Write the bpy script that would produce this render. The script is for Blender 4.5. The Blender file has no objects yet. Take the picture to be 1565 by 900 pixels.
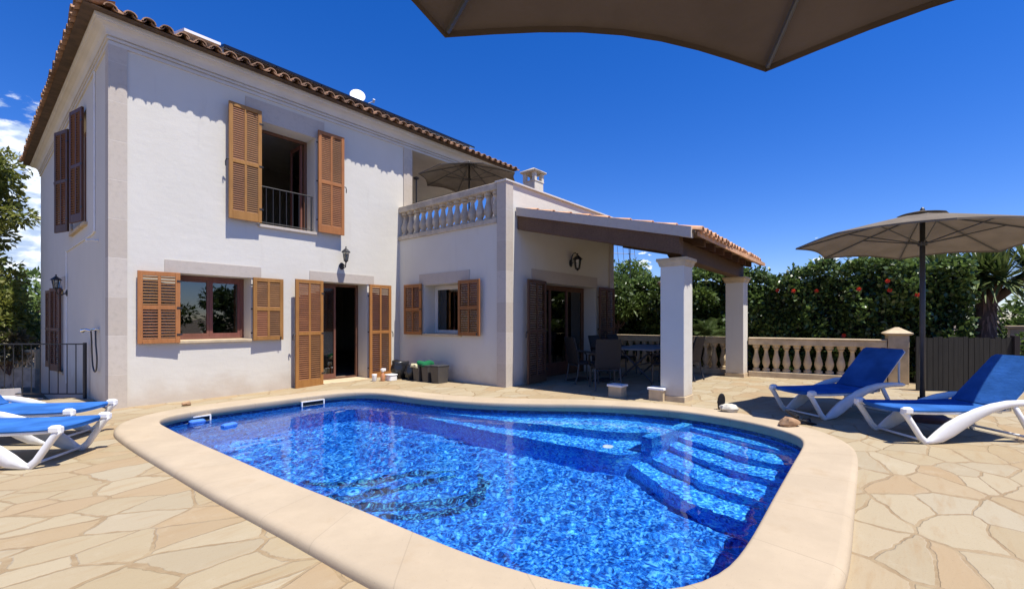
import bpy, math, random
import numpy as np
from mathutils import Vector, Matrix

R_ = math.radians
S = bpy.context.scene
COL = S.collection
random.seed(7)
RNG = np.random.default_rng(11)

# ------------------------------------------------------------------ camera
cam = bpy.data.cameras.new('camera')
cam.sensor_width = 36.0
cam.lens = 701.0 / 1565.0 * 36.0
cam.shift_y = 40.0 / 1565.0
cam.clip_start = 0.05
cam.clip_end = 6000.0
cam_o = bpy.data.objects.new('camera', cam)
cam_o.location = (0, 0, 1.4)
cam_o.rotation_euler = (R_(90), 0, R_(-50))
COL.objects.link(cam_o)
S.camera = cam_o

# ------------------------------------------------------------------ sky, sun, exposure
SUN_TRAVEL = Vector((-0.035, 0.385, -1.0)).normalized()
SUN_EL = math.asin(-SUN_TRAVEL.z)
W = bpy.data.worlds.new('World')
S.world = W
W.use_nodes = True
wn = W.node_tree
wn.nodes.clear()
def wnode(t, **k):
    n = wn.nodes.new(t)
    for a, b in k.items():
        setattr(n, a, b)
    return n
w_out = wnode('ShaderNodeOutputWorld')
w_bg = wnode('ShaderNodeBackground')
w_bg.inputs['Strength'].default_value = 0.085
sky = wnode('ShaderNodeTexSky', sky_type='NISHITA')
sky.sun_disc = False
sky.sun_elevation = SUN_EL
sky.sun_rotation = math.atan2(-SUN_TRAVEL.x, -SUN_TRAVEL.y)
sky.altitude = 0.0
sky.air_density = 1.0
sky.dust_density = 0.0
sky.ozone_density = 4.0
hs = wnode('ShaderNodeHueSaturation')
hs.inputs['Saturation'].default_value = 1.36
hs.inputs['Hue'].default_value = 0.508
hs.inputs['Value'].default_value = 1.0
wn.links.new(sky.outputs[0], hs.inputs['Color'])
# clouds: real sky directions (bank low in the north-west, small puffs low in the east)
tc = wnode('ShaderNodeTexCoord')
sep = wnode('ShaderNodeSeparateXYZ')
wn.links.new(tc.outputs['Generated'], sep.inputs[0])
def wmath(op, a, b=None, c=None, clamp=False):
    n = wnode('ShaderNodeMath', operation=op, use_clamp=clamp)
    for i, v in enumerate((a, b, c)):
        if v is None: continue
        if isinstance(v, (int, float)): n.inputs[i].default_value = v
        else: wn.links.new(v, n.inputs[i])
    return n.outputs[0]
def wdot(vec):
    n = wnode('ShaderNodeVectorMath', operation='DOT_PRODUCT')
    n.inputs[1].default_value = Vector(vec).normalized()
    wn.links.new(tc.outputs['Generated'], n.inputs[0])
    return n.outputs['Value']
def wstep(x, lo, hi):
    n = wnode('ShaderNodeMapRange', interpolation_type='SMOOTHSTEP')
    n.inputs[1].default_value = lo; n.inputs[2].default_value = hi
    wn.links.new(x, n.inputs[0])
    return n.outputs[0]
cn = wnode('ShaderNodeTexNoise')
cn.inputs['Scale'].default_value = 9.0
cn.inputs['Detail'].default_value = 9.0
cn.inputs['Roughness'].default_value = 0.6
mp = wnode('ShaderNodeMapping'); mp.inputs['Scale'].default_value = (1, 1, 2.2)
wn.links.new(tc.outputs['Generated'], mp.inputs[0]); wn.links.new(mp.outputs[0], cn.inputs['Vector'])
cn2 = wnode('ShaderNodeTexNoise'); cn2.inputs['Scale'].default_value = 34.0; cn2.inputs['Detail'].default_value = 6.0
wn.links.new(mp.outputs[0], cn2.inputs['Vector'])
el = sep.outputs['Z']
noise_a = wmath('ADD', cn.outputs[0], wmath('MULTIPLY', wmath('SUBTRACT', cn2.outputs[0], 0.5), 0.25))
# bank: centred low over direction (0.0, 1, 0.13)
bank = wstep(wdot((0.02, 1.0, 0.10)), 0.945, 0.975)
top_fade = wstep(wmath('ADD', el, wmath('MULTIPLY', wmath('SUBTRACT', noise_a, 0.5), 0.35)), 0.30, 0.265)
bankm = wmath('MULTIPLY', wmath('MULTIPLY', bank, top_fade), wstep(noise_a, 0.28, 0.42))
puffs = None
for vec, r in (((1.05, 0.098, 0.128), 0.99985), ((0.95, 0.42, 0.125), 0.9999)):
    k = 0.9
    m = wmath('MULTIPLY', wmath('MULTIPLY', wstep(wmath('ADD', wdot(vec), wmath('MULTIPLY', wmath('SUBTRACT', cn2.outputs[0], 0.5), 0.002)), r, r + (1 - r) * 0.9), k), 1.0)
    puffs = m if puffs is None else wmath('MAXIMUM', puffs, m)
cmask = wmath('MAXIMUM', bankm, puffs, clamp=True)
ccol = wnode('ShaderNodeMixRGB')
ccol.inputs[1].default_value = (4.2, 5.4, 7.6, 1)
ccol.inputs[2].default_value = (9.2, 9.8, 10.6, 1)
wn.links.new(wstep(cn2.outputs[0], 0.38, 0.62), ccol.inputs[0])
cmix = wnode('ShaderNodeMixRGB')
wn.links.new(cmask, cmix.inputs[0])
tint = wnode('ShaderNodeMixRGB', blend_type='MULTIPLY')
tint.inputs[0].default_value = 1.0
tint.inputs[2].default_value = (1.0, 0.99, 1.32, 1)
wn.links.new(hs.outputs[0], tint.inputs[1])
wn.links.new(tint.outputs[0], cmix.inputs[1])
wn.links.new(ccol.outputs[0], cmix.inputs[2])
wn.links.new(cmix.outputs[0], w_bg.inputs['Color'])
wn.links.new(w_bg.outputs[0], w_out.inputs['Surface'])

sun = bpy.data.lights.new('sun', 'SUN')
sun.energy = 5.0
sun.angle = R_(0.53)
sun.color = (1.0, 0.95, 0.865)
sun_o = bpy.data.objects.new('sun', sun)
sun_o.rotation_euler = SUN_TRAVEL.to_track_quat('-Z', 'Y').to_euler()
sun_o.location = (0, 0, 30)
COL.objects.link(sun_o)

S.view_settings.view_transform = 'Standard'
S.view_settings.look = 'None'
S.view_settings.gamma = 1.0
S.view_settings.use_curve_mapping = False
S.view_settings.exposure = 0.57
S.render.engine = 'CYCLES'
S.cycles.max_bounces = 10
S.cycles.transparent_max_bounces = 16
S.cycles.caustics_reflective = False
S.cycles.caustics_refractive = True
S.cycles.sample_clamp_indirect = 6.0
S.cycles.use_denoising = True

# ------------------------------------------------------------------ materials
MATS = {}
def new_mat(name):
    m = bpy.data.materials.new(name)
    m.use_nodes = True
    nt = m.node_tree
    b = nt.nodes['Principled BSDF']
    MATS[name] = m
    return m, nt, b
class NT:
    """tiny node helper"""
    def __init__(self, nt): self.nt = nt
    def n(self, t, ins=None, **k):
        x = self.nt.nodes.new(t)
        for a, b in k.items(): setattr(x, a, b)
        for i, v in (ins or {}).items():
            if hasattr(v, 'is_output') : self.nt.links.new(v, x.inputs[i])
            else: x.inputs[i].default_value = v
        return x
    def math(self, op, a, b=0.0, clamp=False):
        return self.n('ShaderNodeMath', {0: a, 1: b}, operation=op, use_clamp=clamp).outputs[0]
    def mix(self, f, a, b, bt='MIX'):
        return self.n('ShaderNodeMixRGB', {0: f, 1: a, 2: b}, blend_type=bt).outputs[0]
    def noise(self, vec, scale, detail=4.0, rough=0.55):
        return self.n('ShaderNodeTexNoise', {'Vector': vec, 'Scale': scale, 'Detail': detail, 'Roughness': rough}).outputs[0]
    def step(self, x, lo, hi):
        return self.n('ShaderNodeMapRange', {0: x, 1: lo, 2: hi}, interpolation_type='SMOOTHSTEP').outputs[0]
    def ramp(self, x, lo, hi, a, b):
        return self.n('ShaderNodeMapRange', {0: x, 1: lo, 2: hi, 3: a, 4: b}).outputs[0]
    def bump(self, h, strength, dist, normal=None):
        ins = {'Height': h, 'Strength': strength, 'Distance': dist}
        if normal is not None: ins['Normal'] = normal
        return self.n('ShaderNodeBump', ins).outputs[0]
    def obj(self):
        return self.n('ShaderNodeTexCoord').outputs['Object']
    def pos(self):
        return self.n('ShaderNodeNewGeometry').outputs['Position']
    def scale(self, vec, s):
        return self.n('ShaderNodeMapping', {'Vector': vec, 'Scale': s}).outputs[0]
    def out(self, src, dst): self.nt.links.new(src, dst)
def c4(c): return (c[0], c[1], c[2], 1.0)

def simple(name, col, rough=0.5, var=0.15, scale=8.0, bump=0.0, bscale=60.0, metallic=0.0, spec=0.5, stretch=(1, 1, 1), dirt=None, dscale=1.5):
    m, nt, b = new_mat(name)
    h = NT(nt)
    p = h.scale(h.pos(), stretch)
    f = h.noise(p, scale, 5.0)
    lo = tuple(c * (1 - var) for c in col); hi = tuple(min(1, c * (1 + var)) for c in col)
    cc = h.mix(h.step(f, 0.3, 0.7), c4(lo), c4(hi))
    if dirt:
        d = h.step(h.noise(h.pos(), dscale, 8.0, 0.65), 0.5, 0.72)
        cc = h.mix(h.math('MULTIPLY', d, dirt[1]), cc, c4(dirt[0]))
    h.out(cc, b.inputs['Base Color'])
    b.inputs['Roughness'].default_value = rough
    b.inputs['Metallic'].default_value = metallic
    b.inputs['Specular IOR Level'].default_value = spec
    if bump:
        h.out(h.bump(h.noise(p, bscale, 4.0), bump, 0.01), b.inputs['Normal'])
    return m

def pitted(name, col):
    # cast stone: faint cloudy tone, sandy grain, small dark pits
    m, nt, b = new_mat(name); h = NT(nt); p = h.pos()
    cl = h.noise(p, 1.7, 7.0, 0.65)
    cc = h.mix(h.step(cl, 0.35, 0.68), c4(tuple(x * 0.93 for x in col)), c4(tuple(x * 1.06 for x in col)))
    stain = h.step(h.noise(h.scale(p, (1.0, 1.0, 1.0)), 2.6, 9.0, 0.7), 0.55, 0.72)
    cc = h.mix(h.math('MULTIPLY', stain, 0.35), cc, c4((col[0] * .82, col[1] * .72, col[2] * .58)))
    gr = h.noise(p, 190.0, 3.0, 0.7)
    cc = h.mix(h.math('MULTIPLY', h.step(gr, 0.56, 0.74), 0.28), cc, c4(tuple(x * 0.62 for x in col)))
    # stones about 0.8 m long round the rim, with hairline joints
    q = h.n('ShaderNodeSeparateXYZ', {0: h.n('ShaderNodeVectorMath', {0: p, 1: (3.7, 4.1, 0.0)}, operation='SUBTRACT').outputs[0]})
    ang = h.math('MULTIPLY', h.n('ShaderNodeMath', {0: q.outputs['Y'], 1: q.outputs['X']}, operation='ARCTAN2').outputs[0], 4.6)
    tone = h.n('ShaderNodeTexWhiteNoise', {'W': h.math('FLOOR', ang)}, noise_dimensions='1D').outputs['Value']
    cc = h.mix(h.math('MULTIPLY', tone, 0.22), cc, c4((col[0] * .90, col[1] * .86, col[2] * .80)))
    jt = h.step(h.math('ABSOLUTE', h.math('SUBTRACT', h.math('FRACT', ang), 0.5)), 0.4925, 0.4965)
    cc = h.mix(h.math('MULTIPLY', jt, 0.42), cc, c4(tuple(x * 0.62 for x in col)))
    pits = h.step(h.noise(p, 70.0, 2.0), 0.70, 0.76)
    cc = h.mix(h.math('MULTIPLY', pits, 0.4), cc, c4(tuple(x * 0.5 for x in col)))
    h.out(cc, b.inputs['Base Color']); b.inputs['Roughness'].default_value = 0.8; b.inputs['Specular IOR Level'].default_value = 0.25
    h.out(h.bump(h.math('ADD', gr, h.math('MULTIPLY', pits, -1.5)), 0.35, 0.004), b.inputs['Normal'])
    return m

def stucco():
    m, nt, b = new_mat('white_stucco'); h = NT(nt)
    p = h.pos()
    broad = h.noise(p, 0.9, 6.0, 0.6)
    streak = h.noise(h.scale(p, (5.0, 5.0, 0.5)), 1.3, 5.0)
    col = h.mix(h.step(broad, 0.3, 0.7), (0.625, 0.592, 0.515, 1), (0.655, 0.622, 0.548, 1))
    col = h.mix(h.math('MULTIPLY', h.step(streak, 0.58, 0.78), 0.4), col, (0.53, 0.49, 0.43, 1))
    z = h.n('ShaderNodeSeparateXYZ', {0: p}).outputs['Z']
    splash = h.math('MULTIPLY', h.step(h.math('ADD', z, h.math('MULTIPLY', h.noise(p, 3.0, 6.0), 0.7)), 0.85, 0.30), 0.75)
    col = h.mix(splash, col, (0.50, 0.42, 0.33, 1))
    h.out(col, b.inputs['Base Color'])
    b.inputs['Roughness'].default_value = 0.9
    b.inputs['Specular IOR Level'].default_value = 0.2
    f = h.noise(p, 90.0, 3.0)
    f2 = h.math('ADD', h.noise(p, 9.0, 5.0), h.math('MULTIPLY', h.noise(h.scale(p, (1.0, 1.0, 2.2)), 3.0, 3.0), 1.2))
    h.out(h.bump(h.math('ADD', h.math('MULTIPLY', f, 0.35), f2), 0.20, 0.012), b.inputs['Normal'])
    return m

def stone_blocks(name, a, bcol, bz=0.62):
    m, nt, b = new_mat(name); h = NT(nt)
    p = h.pos()
    z = h.n('ShaderNodeSeparateXYZ', {0: p}).outputs['Z']
    zi = h.math('DIVIDE', h.math('ADD', z, 10.0), bz)
    cell = h.math('FLOOR', zi); fr = h.math('FRACT', zi)
    wn_ = h.n('ShaderNodeTexWhiteNoise', {'W': cell}, noise_dimensions='1D').outputs['Value']
    col = h.mix(wn_, c4(a), c4(bcol))
    mott = h.noise(p, 14.0, 8.0, 0.7)
    col = h.mix(h.math('MULTIPLY', h.step(mott, 0.45, 0.75), 0.4), col, c4(tuple(x * 0.72 for x in a)))
    joint = h.step(h.math('ABSOLUTE', h.math('SUBTRACT', fr, 0.5)), 0.489, 0.494)
    col = h.mix(h.math('MULTIPLY', joint, 0.5), col, (0.62, 0.57, 0.5, 1))
    h.out(col, b.inputs['Base Color']); b.inputs['Roughness'].default_value = 0.85
    b.inputs['Specular IOR Level'].default_value = 0.25
    h.out(h.bump(h.math('ADD', mott, h.math('MULTIPLY', joint, -0.6)), 0.25, 0.01), b.inputs['Normal'])
    return m

def crazy_paving():
    m, nt, b = new_mat('crazy_paving_stone'); h = NT(nt)
    p = h.pos()
    rot = h.n('ShaderNodeMapping', {'Vector': p, 'Rotation': (0, 0, R_(-38)), 'Scale': (2.25, 3.3, 0.0)}).outputs[0]
    warp = h.n('ShaderNodeTexNoise', {'Vector': p, 'Scale': 1.1, 'Detail': 2.0}).outputs['Color']
    warp2 = h.n('ShaderNodeTexNoise', {'Vector': p, 'Scale': 13.0, 'Detail': 3.0}).outputs['Color']
    v = h.n('ShaderNodeVectorMath', {0: rot, 1: h.n('ShaderNodeVectorMath', {0: h.n('ShaderNodeVectorMath', {0: warp, 1: (.5, .5, .5)}, operation='SUBTRACT').outputs[0], 1: (0.85, 0.85, 0.0)}, operation='MULTIPLY').outputs[0]}).outputs[0]
    v = h.n('ShaderNodeVectorMath', {0: v, 1: h.n('ShaderNodeVectorMath', {0: h.n('ShaderNodeVectorMath', {0: warp2, 1: (.5, .5, .5)}, operation='SUBTRACT').outputs[0], 1: (0.11, 0.11, 0.0)}, operation='MULTIPLY').outputs[0]}).outputs[0]
    edge = h.n('ShaderNodeTexVoronoi', {'Vector': v, 'Scale': 1.0, 'Randomness': 1.0}, feature='DISTANCE_TO_EDGE', voronoi_dimensions='2D').outputs['Distance']
    cell = h.n('ShaderNodeTexVoronoi', {'Vector': v, 'Scale': 1.0, 'Randomness': 1.0}, feature='F1', voronoi_dimensions='2D').outputs['Color']
    sc = h.n('ShaderNodeSeparateColor', {0: cell})
    # joint width varies from stone to stone
    wj = h.ramp(h.noise(p, 1.7, 2.0), 0.3, 0.7, 0.006, 0.046)
    e0 = h.math('SUBTRACT', edge, wj)
    stone = h.step(e0, 0.0, 0.012)
    c1 = h.mix(sc.outputs[0], (0.321, 0.252, 0.149, 1), (0.372, 0.310, 0.205, 1))
    c1 = h.mix(h.math('MULTIPLY', h.step(sc.outputs[1], 0.66, 0.92), 0.28), c1, (0.334, 0.302, 0.233, 1))
    c1 = h.mix(h.math('MULTIPLY', h.step(sc.outputs[2], 0.55, 0.95), 0.75), c1, (0.329, 0.230, 0.126, 1))
    vein = h.noise(h.n('ShaderNodeMapping', {'Vector': p, 'Rotation': (0, 0, R_(-25)), 'Scale': (0.8, 5.0, 1)}).outputs[0], 2.2, 8.0, 0.65)
    c1 = h.mix(h.math('MULTIPLY', h.step(vein, 0.5, 0.72), 0.5), c1, (0.298, 0.197, 0.097, 1))
    c1 = h.mix(h.math('MULTIPLY', h.step(h.noise(p, 3.3, 8.0, 0.7), 0.52, 0.75), 0.35), c1, (0.431, 0.379, 0.278, 1))
    grain = h.noise(p, 120.0, 3.0)
    c1 = h.mix(h.math('MULTIPLY', h.step(grain, 0.55, 0.75), 0.35), c1, (0.208, 0.153, 0.085, 1))
    gcol = h.mix(h.step(h.noise(p, 5.0, 6.0, 0.7), 0.35, 0.7), (0.253, 0.178, 0.097, 1), (0.334, 0.255, 0.152, 1))
    rim = h.step(e0, 0.022, 0.0)
    c1 = h.mix(h.math('MULTIPLY', h.math('MULTIPLY', rim, h.step(h.noise(p, 2.3, 3.0), 0.42, 0.6)), 0.7), c1, (0.427, 0.383, 0.319, 1))
    c1 = h.mix(h.math('MULTIPLY', rim, 0.12), c1, (0.246, 0.175, 0.100, 1))
    col = h.mix(stone, gcol, c1)
    crack = h.step(h.noise(p, 55.0, 2.0), 0.70, 0.76)
    col = h.mix(h.math('MULTIPLY', crack, 0.3), col, (0.119, 0.081, 0.047, 1))
    h.out(col, b.inputs['Base Color'])
    b.inputs['Roughness'].default_value = 0.78
    b.inputs['Specular IOR Level'].default_value = 0.3
    relief = h.math('ADD', h.math('MULTIPLY', h.step(e0, -0.002, 0.02), 1.0), h.math('MULTIPLY', vein, 0.45))
    relief = h.math('ADD', relief, h.math('MULTIPLY', sc.outputs[1], 0.25))
    relief = h.math('ADD', relief, h.math('MULTIPLY', grain, 0.08))
    h.out(h.bump(relief, 0.55, 0.012), b.inputs['Normal'])
    return m

def mosaic(name, dark=False, gain=1.0):
    m, nt, b = new_mat(name); h = NT(nt)
    p = h.pos()
    # small glass tiles (about 25 mm) in mixed blues
    q = h.n('ShaderNodeVectorMath', {0: p, 1: (40.0, 40.0, 40.0)}, operation='MULTIPLY').outputs[0]
    fl = h.n('ShaderNodeVectorMath', {0: q}, operation='FLOOR').outputs[0]
    w1 = h.n('ShaderNodeTexWhiteNoise', {'Vector': fl}, noise_dimensions='3D').outputs['Value']
    caustic_blot = h.math('ADD', h.math('MULTIPLY', h.noise(p, 20.0, 3.0, 0.7), 0.7), h.math('MULTIPLY', h.noise(p, 3.0, 2.0), 0.3))  # dappled caustic light painted into the tile colour
    caustic_web = h.n('ShaderNodeTexVoronoi', {'Vector': h.n('ShaderNodeVectorMath', {0: p, 1: h.n('ShaderNodeTexNoise', {'Vector': p, 'Scale': 6.0}).outputs['Color']}).outputs[0], 'Scale': 10.0}, feature='DISTANCE_TO_EDGE').outputs['Distance']
    t = h.math('ADD', h.math('MULTIPLY', h.math('SUBTRACT', w1, 0.5), 0.62), h.math('ADD', h.math('MULTIPLY', h.math('SUBTRACT', caustic_blot, 0.5), 2.1), 0.52))
    t = h.math('ADD', t, h.math('MULTIPLY', h.step(caustic_web, 0.12, 0.0), 0.22))  # bright caustic lines, also painted into the colour
    rp = h.n('ShaderNodeValToRGB', {0: t})
    cr = rp.color_ramp
    if dark:
        cols = ((0.30, (0.003, 0.014, 0.06)), (0.55, (0.008, 0.055, 0.22)), (0.72, (0.016, 0.15, 0.50)), (0.95, (0.12, 0.46, 0.55)))
    else:
        cols = ((0.10, (0.003, 0.030, 0.18)), (0.42, (0.008, 0.100, 0.50)), (0.66, (0.020, 0.215, 0.76)), (1.0, (0.14, 0.52, 0.92)))
    cr.elements[0].position = cols[0][0]; cr.elements[0].color = c4(cols[0][1])
    cr.elements[1].position = cols[-1][0]; cr.elements[1].color = c4(cols[-1][1])
    for pos_, c_ in cols[1:-1]:
        e = cr.elements.new(pos_); e.color = c4(c_)
    for e in cr.elements:
        e.color = [min(1.0, v_ * gain) for v_ in e.color[:3]] + [1]
    h.out(rp.outputs[0], b.inputs['Base Color'])
    b.inputs['Roughness'].default_value = 0.35
    b.inputs['Specular IOR Level'].default_value = 0.3
    return m

def water():
    m, nt, b = new_mat('pool_water'); h = NT(nt)
    nt.nodes.remove(b)
    out = nt.nodes['Material Output']
    gl = h.n('ShaderNodeBsdfGlass', {'Color': (0.87, 0.97, 1.0, 1), 'Roughness': 0.0, 'IOR': 1.33})
    h.out(gl.outputs[0], out.inputs['Surface'])
    return m

def glass_pane(name, tint, refl=1.0):
    m, nt, b = new_mat(name); h = NT(nt)
    nt.nodes.remove(b)
    out = nt.nodes['Material Output']
    nrm = h.bump(h.noise(h.pos(), 1.6, 2.0), 0.05, 0.02)
    tr = h.n('ShaderNodeBsdfTransparent', {'Color': c4(tint)})
    gl = h.n('ShaderNodeBsdfGlossy', {'Color': (refl, refl, refl, 1), 'Roughness': 0.015, 'Normal': nrm})
    fr = h.n('ShaderNodeFresnel', {'IOR': 1.95, 'Normal': nrm})
    mx = h.n('ShaderNodeMixShader', {0: fr.outputs[0], 1: tr.outputs[0], 2: gl.outputs[0]})
    h.out(mx.outputs[0], out.inputs['Surface'])
    return m

def wood(name, a, bcol, rough=0.55, grain=(30, 30, 2.0)):
    m, nt, b = new_mat(name); h = NT(nt)
    p = h.pos()
    g = h.noise(h.scale(p, grain), 1.0, 6.0, 0.6)
    br = h.noise(p, 2.5, 4.0)
    col = h.mix(h.step(g, 0.3, 0.7), c4(a), c4(bcol))
    col = h.mix(h.math('MULTIPLY', h.step(br, 0.45, 0.7), 0.35), col, c4(tuple(x * 0.62 for x in a)))
    rnd = h.n('ShaderNodeObjectInfo').outputs['Random']
    k = h.ramp(rnd, 0.0, 1.0, 0.74, 1.20)
    kk = h.n('ShaderNodeCombineColor', {0: k, 1: h.math('MULTIPLY', k, h.ramp(h.math('FRACT', h.math('MULTIPLY', rnd, 7.3)), 0.0, 1.0, 0.82, 1.06)), 2: h.math('MULTIPLY', k, 0.95)}).outputs[0]
    col = h.mix(1.0, col, kk, 'MULTIPLY')
    worn = h.step(h.noise(h.scale(p, (6, 6, 1.2)), 1.6, 6.0, 0.7), 0.56, 0.74)
    col = h.mix(h.math('MULTIPLY', worn, 0.28), col, c4(tuple(min(1, x * 1.5 + .008) for x in bcol)))
    h.out(col, b.inputs['Base Color']); b.inputs['Roughness'].default_value = rough
    b.inputs['Specular IOR Level'].default_value = 0.35
    h.out(h.bump(g, 0.25, 0.004), b.inputs['Normal'])
    return m

def fabric(name, col, trans=0.3, rough=0.9, weave=900.0, fade=0.12):
    m, nt, b = new_mat(name); h = NT(nt)
    nt.nodes.remove(b)
    out = nt.nodes['Material Output']
    p = h.pos()
    f = h.noise(p, 3.0, 5.0)
    cc = h.mix(h.step(f, 0.3, 0.7), c4(tuple(x * (1 - fade) for x in col)), c4(tuple(min(1, x * (1 + fade)) for x in col)))
    wv = h.noise(p, weave, 1.0)
    nrm = h.bump(h.math('ADD', h.math('MULTIPLY', wv, 0.4), h.math('ADD', h.math('MULTIPLY', f, 3.0), h.math('MULTIPLY', h.noise(h.scale(p, (3, 3, 9)), 4.0, 4.0), 3.0))), 0.35, 0.006)
    d = h.n('ShaderNodeBsdfDiffuse', {'Color': cc, 'Roughness': 0.5, 'Normal': nrm})
    t = h.n('ShaderNodeBsdfTranslucent', {'Color': cc, 'Normal': nrm})
    mx = h.n('ShaderNodeMixShader', {0: trans, 1: d.outputs[0], 2: t.outputs[0]})
    h.out(mx.outputs[0], out.inputs['Surface'])
    return m

def leaf_mat(name, cols, trans=0.28, rough=0.45, spec=0.4):
    m, nt, b = new_mat(name); h = NT(nt)
    out = nt.nodes['Material Output']
    ri = h.n('ShaderNodeNewGeometry').outputs['Random Per Island']
    rp = h.n('ShaderNodeValToRGB', {0: ri}); cr = rp.color_ramp
    cr.elements[0].position = 0.0; cr.elements[0].color = c4(cols[0])
    cr.elements[1].position = 1.0; cr.elements[1].color = c4(cols[-1])
    for i, c_ in enumerate(cols[1:-1]):
        e = cr.elements.new((i + 1) / (len(cols) - 1)); e.color = c4(c_)
    clump = h.noise(h.pos(), 1.3, 3.0)
    cc = h.mix(h.math('MULTIPLY', h.step(clump, 0.42, 0.62), 0.65), rp.outputs[0], c4(tuple(x * 1.5 for x in cols[-1])))
    h.out(cc, b.inputs['Base Color'])
    b.inputs['Roughness'].default_value = rough
    b.inputs['Specular IOR Level'].default_value = spec
    t = h.n('ShaderNodeBsdfTranslucent', {'Color': cc})
    mx = h.n('ShaderNodeMixShader', {0: trans, 1: b.outputs[0], 2: t.outputs[0]})
    h.out(mx.outputs[0], out.inputs['Surface'])
    return m

M_STUCCO = stucco()
M_CORN = simple('cornice_plaster', (0.60, 0.57, 0.525), 0.85, 0.05, 2.0, 0.1, 40, dirt=((0.5, 0.46, 0.4), 0.4))
M_QUOIN = stone_blocks('quoin_stone', (0.49, 0.425, 0.35), (0.56, 0.50, 0.425))
M_LINT = stone_blocks('lintel_stone', (0.49, 0.43, 0.365), (0.53, 0.47, 0.405), 3.0)
M_SAND = simple('cast_sandstone', (0.53, 0.415, 0.265), 0.85, 0.14, 5.0, 0.15, 70, dirt=((0.32, 0.25, 0.17), 0.45), dscale=3.0)
M_BALC = simple('weathered_cast_stone', (0.50, 0.43, 0.33), 0.88, 0.16, 6.0, 0.2, 60, dirt=((0.26, 0.22, 0.18), 0.55), dscale=3.5)
M_COPING = pitted('pool_coping_stone', (0.43, 0.348, 0.245))
M_PAVE = crazy_paving()
M_TILE = simple('terracotta_tile', (0.29, 0.165, 0.095), 0.85, 0.40, 3.0, 0.2, 50, dirt=((0.13, 0.09, 0.06), 0.6), dscale=4.0)
M_TILEP = simple('new_terracotta_tile', (0.56, 0.30, 0.15), 0.8, 0.25, 4.0, 0.15, 50, dirt=((0.62, 0.47, 0.33), 0.5), dscale=5.0)
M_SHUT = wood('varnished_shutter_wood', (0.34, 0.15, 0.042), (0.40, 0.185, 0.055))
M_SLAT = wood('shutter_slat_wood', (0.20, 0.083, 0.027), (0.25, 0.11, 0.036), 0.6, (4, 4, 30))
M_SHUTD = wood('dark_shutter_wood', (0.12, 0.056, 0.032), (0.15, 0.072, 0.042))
M_FRAME = wood('dark_frame_wood', (0.16, 0.072, 0.048), (0.20, 0.09, 0.06))
M_BEAM = wood('old_beam_wood', (0.085, 0.045, 0.024), (0.115, 0.063, 0.034), 0.7, (3, 30, 30))
M_PLANK = wood('porch_plank_wood', (0.13, 0.078, 0.046), (0.165, 0.10, 0.06), 0.7, (3, 40, 40))
M_FENCEW = wood('grey_plank_wood', (0.018, 0.016, 0.015), (0.026, 0.023, 0.021), 0.85, (40, 40, 2))
M_IRON = simple('black_iron', (0.02, 0.02, 0.022), 0.5, 0.2, 20, 0.05, 80, spec=0.5)
M_GLASS = glass_pane('window_glass', (0.52, 0.56, 0.56))
M_LGLASS = glass_pane('lantern_glass', (0.75, 0.78, 0.76))
M_MOSAIC = mosaic('blue_pool_mosaic', False, 1.12)
M_MOSBRIGHT = mosaic('brightened_pool_mosaic', False, 1.65)  # pool mosaic lightened: brighter light on the shallow steps painted in; also on divider
M_MOSDARK = mosaic('dark_pool_mosaic', True)
def band_tiles():
    m, nt, b = new_mat('waterline_tile'); h = NT(nt)
    p = h.pos()
    fl = h.n('ShaderNodeVectorMath', {0: h.n('ShaderNodeVectorMath', {0: p, 1: (26.0, 26.0, 26.0)}, operation='MULTIPLY').outputs[0]}, operation='FLOOR').outputs[0]
    w1 = h.n('ShaderNodeTexWhiteNoise', {'Vector': fl}, noise_dimensions='3D').outputs['Value']
    h.out(h.mix(h.step(w1, 0.45, 0.9), (0.004, 0.016, 0.085, 1), (0.035, 0.075, 0.22, 1)), b.inputs['Base Color'])
    b.inputs['Roughness'].default_value = 0.25
    return m
M_BANDT = band_tiles()
M_WATER = water()
M_BLUE = fabric('blue_sling_fabric', (0.040, 0.145, 0.43), 0.10, 0.8, 600.0, 0.22)
M_WPLAST = simple('white_plastic', (0.80, 0.80, 0.79), 0.32, 0.03, 4.0, dirt=((0.6, 0.58, 0.54), 0.35), dscale=5)
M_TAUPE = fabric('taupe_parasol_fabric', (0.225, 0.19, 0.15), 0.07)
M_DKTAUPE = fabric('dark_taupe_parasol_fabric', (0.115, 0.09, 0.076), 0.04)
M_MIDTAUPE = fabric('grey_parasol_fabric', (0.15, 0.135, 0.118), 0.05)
M_PGREY = simple('anthracite_metal', (0.045, 0.045, 0.05), 0.45, 0.1, 10, spec=0.5)
M_WICKER = simple('brown_wicker', (0.020, 0.016, 0.014), 0.7, 0.4, 180, 0.4, 220)
M_TABLE = simple('grey_table_top', (0.16, 0.16, 0.17), 0.4, 0.1, 6)
M_SOLAR = simple('solar_cell_black', (0.012, 0.013, 0.018), 0.2, 0.1, 5)
M_WHITE = simple('white_paint', (0.80, 0.80, 0.79), 0.5, 0.03, 4)
M_CHIM = simple('chimney_plaster', (0.66, 0.60, 0.50), 0.9, 0.1, 4, 0.15, 60, dirt=((0.3, 0.25, 0.2), 0.5), dscale=4)
M_CHROME = simple('chrome', (0.75, 0.76, 0.78), 0.12, 0.02, 4, metallic=1.0)
M_BIN = simple('grey_bin_plastic', (0.07, 0.063, 0.057), 0.5, 0.06, 6)
M_BAG = simple('black_bag_plastic', (0.018, 0.018, 0.02), 0.28, 0.2, 20, 0.6, 14)
M_GREEN = fabric('green_cloth', (0.025, 0.17, 0.07), 0.1)
M_CREAMC = fabric('cream_cloth', (0.66, 0.60, 0.38), 0.1)
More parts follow.
